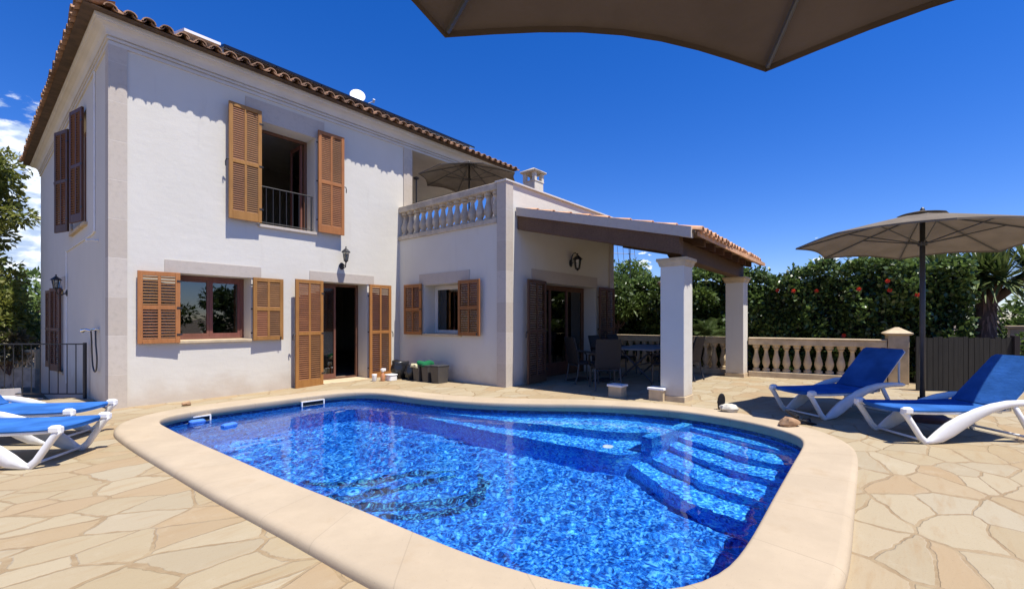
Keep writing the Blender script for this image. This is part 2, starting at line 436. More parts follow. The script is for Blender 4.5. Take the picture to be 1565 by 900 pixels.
M_ROCKP = simple('pale_limestone_rock', (0.52, 0.49, 0.41), 0.95, 0.25, 12, 0.8, 18, dirt=((0.2, 0.18, 0.14), 0.6), dscale=14)
M_ROCKB = simple('brown_rock', (0.33, 0.20, 0.11), 0.9, 0.25, 10, 0.6, 16, dirt=((0.14, 0.09, 0.05), 0.5), dscale=12)
M_RUBBER = simple('black_rubber', (0.016, 0.016, 0.017), 0.7, 0.2, 30, 0.2, 90)
M_ORANGE = simple('amber_liquid_plastic', (0.50, 0.22, 0.10), 0.35, 0.1, 10)
M_SOIL = simple('dry_soil', (0.17, 0.125, 0.08), 0.95, 0.35, 2.0, 0.5, 18, dirt=((0.09, 0.10, 0.04), 0.6), dscale=0.7)
M_HILL = simple('scrub_hillside', (0.055, 0.075, 0.03), 0.95, 0.5, 0.06, 0.6, 0.3)
M_BARK = wood('grey_bark', (0.13, 0.10, 0.075), (0.19, 0.15, 0.115), 0.9, (14, 14, 3))
M_THATCH = wood('dry_yucca_skirt', (0.22, 0.155, 0.095), (0.32, 0.235, 0.15), 0.9, (30, 30, 2))
M_GARDENW = simple('garden_wall_stone', (0.42, 0.36, 0.28), 0.9, 0.2, 6, 0.4, 25, dirt=((0.2, 0.17, 0.13), 0.5), dscale=4)
M_CURT = fabric('grey_curtain', (0.30, 0.28, 0.27), 0.2)
M_ROOM = simple('room_plaster', (0.35, 0.33, 0.31), 0.9, 0.05, 2)
M_FLOORT = simple('terracotta_floor', (0.34, 0.24, 0.16), 0.6, 0.1, 3)
M_MAT = simple('dark_doormat', (0.03, 0.028, 0.027), 0.95, 0.3, 60, 0.4, 200)
M_FOAM = simple('blue_foam', (0.05, 0.19, 0.68), 0.7, 0.1, 20, 0.2, 60)
M_RED = leaf_mat('red_hibiscus_petal', ((0.55, 0.03, 0.015), (0.70, 0.07, 0.03)), 0.3)
L_HEDGE = leaf_mat('hedge_leaf', ((0.034, 0.058, 0.016), (0.062, 0.105, 0.027), (0.105, 0.160, 0.042)), 0.28, 0.32, 0.7)
L_CITRUS = leaf_mat('citrus_leaf', ((0.035, 0.060, 0.015), (0.060, 0.100, 0.022), (0.09, 0.13, 0.03)), 0.28, 0.4, 0.5)
L_YEL = leaf_mat('yellow_green_leaf', ((0.085, 0.115, 0.022), (0.13, 0.165, 0.03), (0.20, 0.20, 0.045)), 0.4)
L_MID = leaf_mat('shrub_leaf', ((0.055, 0.09, 0.022), (0.09, 0.15, 0.034), (0.13, 0.19, 0.045)), 0.35)
L_DRY = leaf_mat('dry_twig', ((0.16, 0.13, 0.09), (0.22, 0.18, 0.13), (0.13, 0.12, 0.07)), 0.1)
L_YUC = leaf_mat('yucca_blade', ((0.05, 0.085, 0.02), (0.085, 0.125, 0.03), (0.12, 0.15, 0.05)), 0.2, 0.35, 0.6)
L_CYC = leaf_mat('cycad_blade', ((0.04, 0.07, 0.02), (0.07, 0.11, 0.03), (0.10, 0.14, 0.05)), 0.2, 0.4, 0.5)

# ------------------------------------------------------------------ object helpers
def wm(o):
    m = o.matrix_basis.copy()
    while o.parent is not None:
        o = o.parent
        m = o.matrix_basis @ m
    return m
def tag(o, label=None, cat=None, group=None, kind=None):
    if label: o['label'] = label
    if cat: o['category'] = cat
    if group: o['group'] = group
    if kind: o['kind'] = kind
    return o
def thing(name, label, cat, loc=(0, 0, 0), rz=0.0, group=None, scale=None):
    o = bpy.data.objects.new(name, None)
    o.empty_display_size = 0.2
    o.location = loc
    o.rotation_euler = (0, 0, rz)
    if scale: o.scale = scale
    COL.objects.link(o)
    return tag(o, label, cat, group)
def copy_tree(o, parent=None):
    c = o.copy(); COL.objects.link(c); c.parent = parent
    for ch in list(KIDS.get(o, ())):
        cc = copy_tree(ch, c)
        KIDS.setdefault(c, []).append(cc)
    return c
KIDS = {}

class MB:
    def __init__(self):
        self.v = []; self.f = []
    def quad(self, a, b, c, d):
        i = len(self.v); self.v += [a, b, c, d]; self.f.append((i, i + 1, i + 2, i + 3))
    def poly(self, pts):
        i = len(self.v); self.v += list(pts); self.f.append(tuple(range(i, i + len(pts))))
    def box(self, x0, x1, y0, y1, z0, z1, M=None, ch=0.0):
        if ch > 0:
            return self.cbox(x0, x1, y0, y1, z0, z1, M, ch)
        p = [(x, y, z) for z in (z0, z1) for y in (y0, y1) for x in (x0, x1)]
        if M is not None: p = [tuple(M @ Vector(q)) for q in p]
        i = len(self.v); self.v += p
        for f in ((0, 2, 3, 1), (4, 5, 7, 6), (0, 1, 5, 4), (2, 6, 7, 3), (0, 4, 6, 2), (1, 3, 7, 5)):
            self.f.append(tuple(i + k for k in f))
    def cbox(self, x0, x1, y0, y1, z0, z1, M, c):
        # box with chamfered vertical and horizontal edges (three stacked octagons)
        def ring(z, e):
            return [(x0 + e + c, y0 + e, z), (x1 - e - c, y0 + e, z), (x1 - e, y0 + e + c, z), (x1 - e, y1 - e - c, z),
                    (x1 - e - c, y1 - e, z), (x0 + e + c, y1 - e, z), (x0 + e, y1 - e - c, z), (x0 + e, y0 + e + c, z)]
        rs = [ring(z0, c), ring(z0 + c, 0), ring(z1 - c, 0), ring(z1, c)]
        if M is not None: rs = [[tuple(M @ Vector(q)) for q in r] for r in rs]
        self.loft(rs, True, True)
    def loft(self, rings, cap0=True, cap1=True, closed=True):
        i = len(self.v); n = len(rings[0])
        for r in rings: self.v += [tuple(q) for q in r]
        for k in range(len(rings) - 1):
            for j in range(n if closed else n - 1):
                a = i + k * n + j; b = i + k * n + (j + 1) % n
                self.f.append((a, b, b + n, a + n))
        if cap0: self.f.append(tuple(i + j for j in reversed(range(n))))
        if cap1: self.f.append(tuple(i + (len(rings) - 1) * n + j for j in range(n)))
    def tube(self, pts, rad, n=8, cap=True, flat=None):
        pts = [Vector(p) for p in pts]
        if isinstance(rad, (int, float)): rad = [rad] * len(pts)
        rings = []
        ref = None
        for k, p in enumerate(pts):
            t = (pts[min(k + 1, len(pts) - 1)] - pts[max(k - 1, 0)]).normalized()
            if ref is None:
                ref = Vector((0, 0, 1)) if abs(t.z) < 0.9 else Vector((1, 0, 0))
            u = t.cross(ref)
            if u.length < 1e-4: u = t.cross(Vector((0, 1, 0)))
            u.normalize(); w = u.cross(t).normalized(); ref = w
            rings.append([p + u * rad[k] * math.cos(2 * math.pi * j / n) + w * rad[k] * math.sin(2 * math.pi * j / n) for j in range(n)])
        self.loft(rings, cap, cap)
    def lathe(self, prof, c=(0, 0, 0), n=12, rot=0.0):
        rings = [[(c[0] + r * math.cos(rot + 2 * math.pi * j / n), c[1] + r * math.sin(rot + 2 * math.pi * j / n), c[2] + z) for j in range(n)] for r, z in prof]
        self.loft(rings, True, True)
    def prism(self, poly, z0, z1):
        self.loft([[(x, y, z0) for x, y in poly], [(x, y, z1) for x, y in poly]], True, True)
    def sweep_xz(self, path, y, w):
        # band in the local x-z plane: path of (x, z, height); rounded section of width w
        P = [Vector((a, 0, b)) for a, b, _ in path]
        rings = []
        for k in range(len(P)):
            t = (P[min(k + 1, len(P) - 1)] - P[max(k - 1, 0)]).normalized()
            nrm = Vector((-t.z, 0, t.x))
            hh = path[k][2] / 2
            r = []
            for j in range(10):
                a = 2 * math.pi * j / 10
                ca, sa = math.cos(a), math.sin(a)
                cx_ = math.copysign(abs(ca) ** 0.6, ca); sx_ = math.copysign(abs(sa) ** 0.6, sa)
                r.append(P[k] + nrm * hh * sx_ + Vector((0, y + w / 2 * cx_, 0)))
            rings.append(r)
        self.loft(rings, True, True)
    def build(self, name, mat, parent=None, smooth=False, bevel=0.0, local=False, autos=None):
        me = bpy.data.meshes.new(name)
        v = self.v
        if parent is not None and not local:
            inv = wm(parent).inverted()
            v = [tuple(inv @ Vector(q)) for q in v]
        me.from_pydata([tuple(q) for q in v], [], self.f)
        me.materials.append(mat)
        me.validate()
        me.update()
        o = bpy.data.objects.new(name, me)
        COL.objects.link(o)
        if parent is not None:
            o.parent = parent
            KIDS.setdefault(parent, []).append(o)
        if smooth or autos:
            me.polygons.foreach_set('use_smooth', [True] * len(me.polygons))
            if autos:
                me.set_sharp_from_angle(angle=R_(autos))
        if bevel > 0:
            bm_ = o.modifiers.new('bevel', 'BEVEL'); bm_.width = bevel; bm_.segments = 2; bm_.limit_method = 'ANGLE'; bm_.angle_limit = R_(40)
        return o

def fast_mesh(name, V, F, mat, parent=None, world=True, smooth=False):
    """V: (n,3) array, F: (m,4) quads"""
    V = np.asarray(V, dtype=np.float32).reshape(-1, 3); F = np.asarray(F, dtype=np.int32)
    if parent is not None and world:
        inv = np.array(wm(parent).inverted(), dtype=np.float32)
        V = V @ inv[:3, :3].T + inv[:3, 3]
    me = bpy.data.meshes.new(name)
    k = F.shape[1]
    me.vertices.add(len(V)); me.vertices.foreach_set('co', V.ravel())
    me.loops.add(F.size); me.loops.foreach_set('vertex_index', F.ravel())
    me.polygons.add(len(F)); me.polygons.foreach_set('loop_start', np.arange(0, F.size, k, dtype=np.int32))
    me.materials.append(mat)
    me.update(calc_edges=True)
    if smooth: me.polygons.foreach_set('use_smooth', np.ones(len(F), dtype=bool))
    o = bpy.data.objects.new(name, me); COL.objects.link(o)
    if parent is not None:
        o.parent = parent; KIDS.setdefault(parent, []).append(o)
    return o

def leaves(P, size, aspect=0.5, up=0.35, axis=None, seed=0, droop=0.0):
    """leaf quads (folded diamonds) at points P"""
    r = np.random.default_rng(seed)
    n = len(P)
    a = r.normal(size=(n, 3))
    if axis is not None: a = a * 0.55 + axis
    a[:, 2] -= droop
    a /= np.linalg.norm(a, axis=1, keepdims=True)
    nn = r.normal(size=(n, 3)); nn[:, 2] = np.abs(nn[:, 2]) + up
    b = np.cross(a, nn); b /= (np.linalg.norm(b, axis=1, keepdims=True) + 1e-9)
    c = np.cross(b, a)
    s = (size * r.uniform(0.45, 1.45, size=(n, 1)))
    L = a * s; Wd = b * s * aspect * 0.5
    fold = c * s * 0.08
    v0 = P; v1 = P + L * 0.5 + Wd + fold; v2 = P + L; v3 = P + L * 0.5 - Wd + fold
    V = np.stack([v0, v1, v2, v3], axis=1).reshape(-1, 3)
    F = np.arange(4 * n, dtype=np.int32).reshape(-1, 4)
    return V, F

def smoothstep(x, a, b):
    t = np.clip((x - a) / (b - a), 0, 1)
    return t * t * (3 - 2 * t)
FWD = np.array((math.cos(R_(40)), math.sin(R_(40))))
def gz(x, y):
    """height of the ground: rises 6 cm towards the porch, drops beyond the side railing"""
    z = 0.06 * smoothstep(np.asarray(x, float), 3.0, 6.6)
    d = (np.asarray(x, float) - 1.47) * FWD[0] + (np.asarray(y, float) - 11.36) * FWD[1]
    return z - 0.75 * smoothstep(d, 0.02, 0.25) * smoothstep(np.asarray(x, float), 2.6, 1.9)

# ================================================================== SETTING: ground, pool
POOL_PTS = [(1.60, 7.1), (1.62, 7.55), (1.82, 7.88), (2.25, 8.03), (3.1, 8.04), (4.0, 8.03), (4.5, 7.98), (4.85, 7.72), (5.03, 7.2),
            (5.15, 6.3), (5.42, 5.4), (5.85, 4.65), (6.36, 3.95), (6.7, 3.3), (6.87, 2.65), (6.87, 2.1), (6.74, 1.55), (6.5, 1.08),
            (6.25, .85), (5.9, .75), (5.0, .72), (4.0, .69), (3.0, .66), (2.55, .69), (2.2, .87), (1.97, 1.2), (1.86, 1.65),
            (1.81, 2.2), (1.77, 3.0), (1.70, 4.0), (1.65, 5.2), (1.61, 6.2)]
def catmull(P, step=0.12):
    P = [np.array(p, float) for p in P]; n = len(P); out = []
    for i in range(n):
        p0, p1, p2, p3 = P[i - 1], P[i], P[(i + 1) % n], P[(i + 2) % n]
        k = max(2, int(np.linalg.norm(p2 - p1) / step))
        for j in range(k):
            t = j / k
            out.append(0.5 * ((2 * p1) + (-p0 + p2) * t + (2 * p0 - 5 * p1 + 4 * p2 - p3) * t * t + (-p0 + 3 * p1 - 3 * p2 + p3) * t ** 3))
    return np.array(out)
OUT = catmull(POOL_PTS)
for _ in range(3):
    OUT = 0.5 * OUT + 0.25 * (np.roll(OUT, 1, 0) + np.roll(OUT, -1, 0))
tan_ = np.roll(OUT, -1, 0) - np.roll(OUT, 1, 0)
tan_ /= np.linalg.norm(tan_, axis=1, keepdims=True)
NRM = np.stack([-tan_[:, 1], tan_[:, 0]], axis=1)      # outward: the outline runs clockwise
def offs(d):
    q = OUT + NRM * d
    if d > 0.2:
        for _ in range(6): q = 0.5 * q + 0.25 * (np.roll(q, 1, 0) + np.roll(q, -1, 0))
    return q
def band(rings, close=True):
    """rings: list of (n,3) arrays -> V, F (quads between successive rings)"""
    n = len(rings[0]); V = np.concatenate(rings); F = []
    for k in range(len(rings) - 1):
        a = np.arange(n) + k * n; b = (np.arange(n) + 1) % n + k * n
        F.append(np.stack([a, b, b + n, a + n], axis=1))
    return V, np.concatenate(F)
def with_z(q, z):
    return np.column_stack([q, np.full(len(q), z) if np.isscalar(z) else z])

# ground sheet in rings around the pool, reaching the horizon
q0 = offs(0.40); cen = np.array((3.7, 4.1))
dirs = (q0 - cen) / np.linalg.norm(q0 - cen, axis=1, keepdims=True)
ts = list(np.arange(0, 11.01, 0.2)) + [11.6, 12.5, 14, 17, 22, 30, 45, 80, 160, 400, 1200, 4000]
rings = [with_z(q0 + dirs * t, gz(*(q0 + dirs * t).T)) for t in ts]
V, F = band(rings)
cc = V[F].mean(axis=1)
dd = (cc[:, 0] - 1.47) * FWD[0] + (cc[:, 1] - 11.36) * FWD[1]
is_pave = (cc[:, 0] < 12.95) & (cc[:, 1] < 9.7 + 0 * cc[:, 0]) & (cc[:, 1] > -9) & (cc[:, 0] > -9) | ((dd < 0.02) & (cc[:, 0] < 1.6) & (cc[:, 0] > -9) & (cc[:, 1] > 0))
is_pave &= ~((cc[:, 0] < 1.6) & (dd > 0.02))
def sub(V, F, mask):
    f = F[mask]; u, inv = np.unique(f, return_inverse=True)
    return V[u], inv.reshape(f.shape)
tag(fast_mesh('paving', *sub(V, F, is_pave), M_PAVE, smooth=True), kind='structure')
tag(fast_mesh('ground', *sub(V, F, ~is_pave), M_SOIL, smooth=True), kind='structure')

# distant scrub hills
hv = []; nA, nR = 120, 7
for j in range(nR):
    for i in range(nA):
        a = R_(60) + R_(100) * i / (nA - 1)
        rr = 190 + 45 * j
        prof = math.sin(math.pi * min(1, j / 4.0) / 2) if j < 5 else 1 - 0.3 * (j - 4)
        hgt = (13 + 7 * math.sin(a * 9.0 + 1) + 4 * math.sin(a * 23 + 2) + 1.4 * math.sin(a * 71 + j)) * prof
        edge = math.sin(math.pi * i / (nA - 1)) ** 0.5
        hv.append((rr * math.cos(a), rr * math.sin(a), -1 + hgt * edge))
hf = [(j * nA + i, j * nA + i + 1, (j + 1) * nA + i + 1, (j + 1) * nA + i) for j in range(nR - 1) for i in range(nA - 1)]
tag(fast_mesh('hills', hv, hf, M_HILL, smooth=True), kind='structure')

# swimming pool: basin, coping, steps, bench
ZW = -0.10
def floor_z(x, y):
    return -1.55 - 0.30 * np.clip((np.asarray(y, float) - 2.0) / 5.5, 0, 1)
pool = thing('swimming_pool', 'free-form swimming pool of blue mosaic with a broad cream stone coping and corner steps', 'swimming pool', (3.7, 4.1, 0))
w_top = with_z(OUT, 0.02); w_bot = with_z(OUT, floor_z(OUT[:, 0], OUT[:, 1]) - 0.03)
mids = [w_top + (w_bot - w_top) * t for t in (0, 0.33, 0.66, 1)]
V, F = band(mids)
fast_mesh('basin_wall', V, F[:, ::-1], M_MOSAIC, pool)
fl_r = [with_z(cen + (OUT - cen) * s, floor_z(*(cen + (OUT - cen) * s).T)) for s in (1.0, 0.75, 0.5, 0.25, 0.0005)]
V, F = band(fl_r)
fast_mesh('basin_floor', V, F, M_MOSAIC, pool)
prof = [(0.05, -0.062), (-0.012, -0.062), (-0.03, -0.045), (-0.034, 0.03), (-0.031, 0.050), (-0.022, 0.0615), (-0.010, 0.065), (-0.004, 0.0652), (0.40, 0.065), (0.408, 0.0645), (0.438, 0.056), (0.456, 0.038), (0.462, 0.010), (0.462, -0.30)]
V, F = band([with_z(offs(d), z) for d, z in prof])
cop = fast_mesh('coping', V, F[:, ::-1], M_COPING, pool, smooth=True)

def step_prism(front, back, z, mb):
    poly = front + back
    mb.prism(poly, -2.0, z)
far_side = [(6.2, -0.1), (8.0, -0.1), (8.0, 2.36)]
treads = [
    (-0.32, [(6.80, 2.34), (6.76, 2.28), (6.50, 1.63), (6.31, 1.12), (6.24, 0.60)]),
    (-0.54, [(6.40, 2.36), (6.34, 2.25), (5.98, 1.45), (5.92, 0.95), (5.90, 0.60)]),
    (-0.76, [(6.12, 2.40), (6.08, 2.32), (5.66, 1.57), (5.57, 1.02), (5.54, 0.60)]),
    (-0.98, [(5.72, 2.44), (5.64, 2.36), (5.24, 1.60), (5.14, 1.05), (5.10, 0.60)]),
    (-1.20, [(5.62, 2.76), (5.48, 2.58), (4.94, 1.79), (4.79, 1.11), (4.74, 0.60)])]
def curve(P, k=6):
    P = [np.array(p) for p in P]; out = []
    for i in range(len(P) - 1):
        p0 = P[max(i - 1, 0)]; p1 = P[i]; p2 = P[i + 1]; p3 = P[min(i + 2, len(P) - 1)]
        for j in range(k):
            t = j / k
            out.append(tuple(0.5 * ((2 * p1) + (-p0 + p2) * t + (2 * p0 - 5 * p1 + 4 * p2 - p3) * t * t + (-p0 + 3 * p1 - 3 * p2 + p3) * t ** 3)))
    out.append(tuple(P[-1]))
    return out
def inside_dist(q):
    d = np.linalg.norm(OUT - np.array(q), axis=1); i = int(np.argmin(d))
    return float(np.dot(np.array(q) - OUT[i], NRM[i]))
def clip_out(q):
    # keep points at most 4 cm outside the basin wall so that a step never shows through the paving
    q = np.array(q, float)
    d = np.linalg.norm(OUT - q, axis=1); i = int(np.argmin(d))
    s = float(np.dot(q - OUT[i], NRM[i]))
    return tuple(OUT[i] + NRM[i] * 0.04) if s > 0.04 else tuple(q)
def wall_path(a, b):
    """points along the basin wall, 4 cm outside, from the place nearest a to the place nearest b (the short way)"""
    ia = int(np.argmin(np.linalg.norm(OUT - np.array(a), axis=1))); ib = int(np.argmin(np.linalg.norm(OUT - np.array(b), axis=1)))
    n = len(OUT); fw = (ib - ia) % n
    idx = [(ia + k) % n for k in range(fw + 1)] if fw <= n - fw else [(ia - k) % n for k in range(n - fw + 1)]
    return [tuple(OUT[i] + NRM[i] * 0.04) for i in idx[::3]]
for z, fr in treads:
    mb = MB()
    c = [p for p in curve(fr) if inside_dist(p) < 0.03]
    mb.prism(c + wall_path(c[-1], (6.93, 2.33)) + [], -2.0, z)
    mb.build('step', M_MOSBRIGHT, pool)
mb = MB(); c = curve([(5.20, 6.15), (5.30, 5.55), (5.45, 4.75), (5.68, 4.0), (5.95, 3.05), (6.24, 2.64), (6.36, 2.40)])
mb.prism(c + wall_path((6.90, 2.42), (5.20, 6.15)), -2.0, -0.42); mb.build('bench', M_MOSBRIGHT, pool)
mb = MB(); c = curve([(5.12, 6.75), (5.13, 6.2), (5.14, 5.6), (5.17, 4.78), (5.30, 3.65), (5.38, 2.85), (5.55, 2.62), (5.74, 2.50)])
mb.prism(c + wall_path((6.90, 2.42), (5.12, 6.75)), -2.0, -0.85); mb.build('bench', M_MOSBRIGHT, pool)
mb = MB(); mb.prism([(6.98, 2.27), (5.66, 2.41), (5.68, 2.56), (6.98, 2.42)], -2.0, -0.135); mb.build('divider_wall', M_MOSBRIGHT, pool)
# dark mosaic picture on the floor: loose curved bands
def motif(path, wd, z0):
    mb = MB(); P = curve(path, 5); L = len(P)
    for i in range(L - 1):
        a = np.array(P[i]); b = np.array(P[i + 1]); t = (b - a) / np.linalg.norm(b - a); n = np.array((-t[1], t[0]))
        w0 = wd * math.sin(math.pi * (i + 0.4) / L) + 0.02; w1 = wd * math.sin(math.pi * (i + 1.4) / L) + 0.02
        q = [a + n * w0, a - n * w0, b - n * w1, b + n * w1]
        mb.quad(*[(p[0], p[1], float(floor_z(p[0], p[1])) + z0) for p in q])
    return mb.build('floor_motif', M_MOSDARK, pool)
motif([(2.75, 5.75), (3.00, 5.35), (3.35, 5.10), (3.80, 4.95), (4.25, 4.55)], 0.075, 0.004)
motif([(2.60, 5.35), (2.85, 5.00), (3.20, 4.80), (3.70, 4.60), (4.15, 4.45)], 0.065, 0.005)
motif([(2.75, 4.85), (3.00, 4.50), (3.35, 4.15), (3.80, 3.90), (4.30, 4.00)], 0.085, 0.004)
motif([(2.90, 4.30), (3.15, 4.00), (3.55, 3.75), (3.95, 3.80), (4.40, 4.25)], 0.06, 0.006)
V, F = band([with_z(offs(-0.004), 0.015), with_z(offs(-0.004), -0.135)])
fast_mesh('waterline_tiles', V, F[:, ::-1], M_BANDT, pool)
# skimmer mouths in the far wall
for x0, x1 in ((1.98, 2.40), (3.78, 4.20)):
    f = MB(); y = 7.972
    f.box(x0, x1, y, y + .04, -0.035, -0.02); f.box(x0, x1, y, y + .04, -0.145, -0.13)
    f.box(x0, x0 + .02, y, y + .04, -0.13, -0.035); f.box(x1 - .02, x1, y, y + .04, -0.13, -0.035)
    fo = f.build('skimmer', M_WPLAST, pool)
    m = MB(); m.box(x0 + .02, x1 - .02, y + .02, y + .035, -0.13, -0.035); m.build('skimmer_mouth', M_RUBBER, fo)
mb = MB(); mb.lathe([(0.0, -0.005), (0.07, -0.005), (0.07, 0.01), (0.045, 0.016), (0.0, 0.016)], (5.62, 3.02, -0.848), 14); mb.build('bench_nozzle', M_WPLAST, pool)
# water surface
V, F = band([with_z(cen + (OUT + NRM * 0.01 - cen) * s, ZW) for s in (1.0, 0.8, 0.6, 0.4, 0.2, 0.01)])

PI_ = math.pi
def wave_mesh():
    # gently rippled surface, so that the sun throws real caustics on the mosaic
    st = 0.022
    gx = np.arange(1.4, 7.1, st); gy = np.arange(.5, 8.2, st)
    X, Y = np.meshgrid(gx, gy)
    rr = np.random.default_rng(77); Z = np.zeros_like(X)
    for k in range(48):
        a = rr.uniform(0, 2 * PI_); lam = rr.uniform(.09, .36); ph = rr.uniform(0, 2 * PI_)
        Z += lam * .0013 * np.sin((X * math.cos(a) + Y * math.sin(a)) * 2 * PI_ / lam + ph) / 2.2
    nx, ny = len(gx), len(gy)
    V = np.stack([X.ravel(), Y.ravel(), ZW + Z.ravel()], 1)
    idx = np.arange(nx * ny).reshape(ny, nx)
    F = np.stack([idx[:-1, :-1].ravel(), idx[:-1, 1:].ravel(), idx[1:, 1:].ravel(), idx[1:, :-1].ravel()], 1)
    c = V[F].mean(1)
    keep = np.array([inside_dist(q) < 0.03 for q in c[:, :2]])
    return sub(V, F, keep)
wo = fast_mesh('water', *wave_mesh(), M_WATER, smooth=True); tag(wo, kind='structure')
wo.cycles.is_caustics_caster = True
for o in [o for o in bpy.data.objects if o.parent is pool]: o.cycles.is_caustics_receiver = True
sun.cycles.is_caustics_light = True

# two blue foam floats
for x, y, rz, lab in ((2.42, 7.30, 0.3, 'blue foam float drifting on the water in the far left of the pool'), (2.20, 7.92, 0.0, 'blue foam float caught in front of the left skimmer')):
    mb = MB(); mb.box(-0.10, 0.10, -0.055, 0.055, -0.03, 0.028, ch=0.018)
    o = mb.build('pool_float', M_FOAM); o.location = (x, y, ZW + 0.012); o.rotation_euler = (0, 0, rz)
    tag(o, lab, 'pool float', 'blue floats in the pool')

# ================================================================== VILLA
villa = thing('villa', 'two-storey white villa with terracotta roof, wooden shutters and a covered porch', 'house', (1.47, 9.54, 0))

def wall_cells(mb, axis, c0, c1, u0, u1, z0, z1, holes):
    """wall between planes c0 and c1, u along the wall, with rectangular holes (u0,u1,z0,z1)"""
    us = sorted({u0, u1} | {h[0] for h in holes} | {h[1] for h in holes}); us = [u for u in us if u0 <= u <= u1]
    zs = sorted({z0, z1} | {h[2] for h in holes} | {h[3] for h in holes}); zs = [z for z in zs if z0 <= z <= z1]
    def full(i, j):
        if i < 0 or j < 0 or i >= len(us) - 1 or j >= len(zs) - 1: return False
        um = (us[i] + us[i + 1]) / 2; zm = (zs[j] + zs[j + 1]) / 2
        return not any(h[0] < um < h[1] and h[2] < zm < h[3] for h in holes)
    def P(u, c, z): return (u, c, z) if axis == 'x' else (c, u, z)
    for i in range(len(us) - 1):
        for j in range(len(zs) - 1):
            if not full(i, j): continue
            a, b, z, t = us[i], us[i + 1], zs[j], zs[j + 1]
            mb.quad(P(a, c0, z), P(b, c0, z), P(b, c0, t), P(a, c0, t))
            mb.quad(P(b, c1, z), P(a, c1, z), P(a, c1, t), P(b, c1, t))
            if not full(i - 1, j): mb.quad(P(a, c1, z), P(a, c0, z), P(a, c0, t), P(a, c1, t))
            if not full(i + 1, j): mb.quad(P(b, c0, z), P(b, c1, z), P(b, c1, t), P(b, c0, t))
            if not full(i, j - 1): mb.quad(P(a, c0, z), P(a, c1, z), P(b, c1, z), P(b, c0, z))
            if not full(i, j + 1): mb.quad(P(a, c0, t), P(b, c0, t), P(b, c1, t), P(a, c1, t))

YF = 9.54; XW = 1.47; XG = 6.98; YG = 6.02; ZT = 5.81
mb = MB(); wall_cells(mb, 'x', YF, YF + .46, XW, 7.34, -0.3, ZT, [(2.37, 3.545, 1.055, 2.225), (4.93, 6.07, -0.3, 2.25), (3.69, 4.82, 3.28, 5.30)])
mb.build('wall', M_STUCCO, villa)
mb = MB(); wall_cells(mb, 'y', XW, XW + .46, YF + .46, 19.6, -1.2, ZT, [(11.75, 13.35, 3.25, 5.40), (14.9, 16.2, 0.2, 2.12)])
mb.build('wall', M_STUCCO, villa)
mb = MB(); wall_cells(mb, 'y', XG, XG + .46, YG + .46, YF, -0.2, 3.39, [(7.32, 8.58, 1.10, 2.235)])
mb.build('wall', M_STUCCO, villa)
mb = MB(); wall_cells(mb, 'x', YG, YG + .46, XG, 11.5, -0.2, 3.39, [(8.215, 10.56, -0.2, 2.25)])
mb.build('wall', M_STUCCO, villa)
for q in ((11.2, 11.5, YG + .46, 19.6, -0.2, 3.3), (11.2, 11.5, YG + .2205, 9.0, 3.3005, 4.2), (11.2, 11.5, 14.5, 19.6, 3.3005, ZT), (XW, 11.5, 19.602, 19.9, -1.2, ZT), (7.34 - .3, 7.34, YF + .461, 14.5, 3.3, ZT), (7.3405, 11.2, 14.50, 14.75, 3.32, ZT)):
    mb = MB(); mb.box(*q); mb.build('wall', M_STUCCO, villa)
mb = MB(); mb.box(10.50, 10.78, 9.56, 9.84, 3.32, ZT); mb.build('pillar', M_CORN, villa)
mb = MB(); mb.box(11.502, 11.66, 7.05, 7.45, 0.0, 4.2); mb.build('pillar', M_STUCCO, villa)
mb = MB(); mb.box(XG, 11.5, YG, YG + .22, 3.3905, 4.20); mb.build('parapet', M_STUCCO, villa)
# floors, ceilings and inner partitions that keep the rooms dark
mb = MB(); mb.box(XG + .46, 11.2, YG + .46, 14.5, 3.14, 3.32); mb.build('balcony_floor', M_FLOORT, villa)
mb = MB(); mb.box(XW + .46, 7.04, YF + .46, 19.6, 3.0, 3.22); mb.build('upper_floor', M_FLOORT, villa)
mb = MB(); mb.box(XW + .46, 11.2, YF + .46, 19.6, -0.05, 0.055); mb.box(XG + .46, 11.2, YG + .46, YF + .46, -0.05, 0.062); mb.build('inner_floor', M_FLOORT, villa)
mb = MB(); mb.box(XW + .02, 11.35, YF + .02, 19.6, 5.80, 5.86); mb.build('ceiling', M_CORN, villa)
for q in ((XW + .46, 7.04, 13.6, 13.75, -0.05, 3.0), (XW + .46, 7.04, 14.0, 14.15, 3.22, 5.8), (XG + .46, 11.2, 10.6, 10.75, 0.0, 3.14), (4.1, 4.2, YF + .47, 13.6, 0.056, 3.0)):
    mb = MB(); mb.box(*q); mb.build('partition', M_ROOM, villa)

# stone trim -------------------------------------------------------
mb = MB()
mb.box(XW - .025, 1.68, YF - .025, YF - .0005, -0.05, 5.80); mb.box(XW - .025, XW - .0005, YF - .0004, 9.75, -0.9, 5.80)
mb.build('quoin', M_QUOIN, villa)
mb = MB(); mb.box(7.10, 7.365, YF - .025, YF - .0005, 3.3, 5.80); mb.box(7.3405, 7.365, YF - .0004, 9.75, 3.32, 5.80); mb.build('quoin', M_QUOIN, villa)
mb = MB()
mb.box(XG - .025, XG + .20, YG - .025, YG - .0005, -0.05, 4.20); mb.box(XG - .025, XG - .0005, YG - .0004, 6.24, -0.05, 4.20)
mb.build('quoin', M_QUOIN, villa)
mb = MB(); mb.box(11.28, 11.525, YG - .025, YG - .0005, 0, 4.0); mb.box(11.5005, 11.525, YG - .0004, 6.25, 0, 4.0); mb.build('quoin', M_QUOIN, villa)
def lintel(x0, x1, y0, y1, z0, z1):
    m = MB(); m.box(x0, x1, y0, y1, z0, z1); m.build('lintel', M_LINT, villa)
lintel(2.177, 3.72, YF - .014, YF - .0005, 2.226, 2.44)
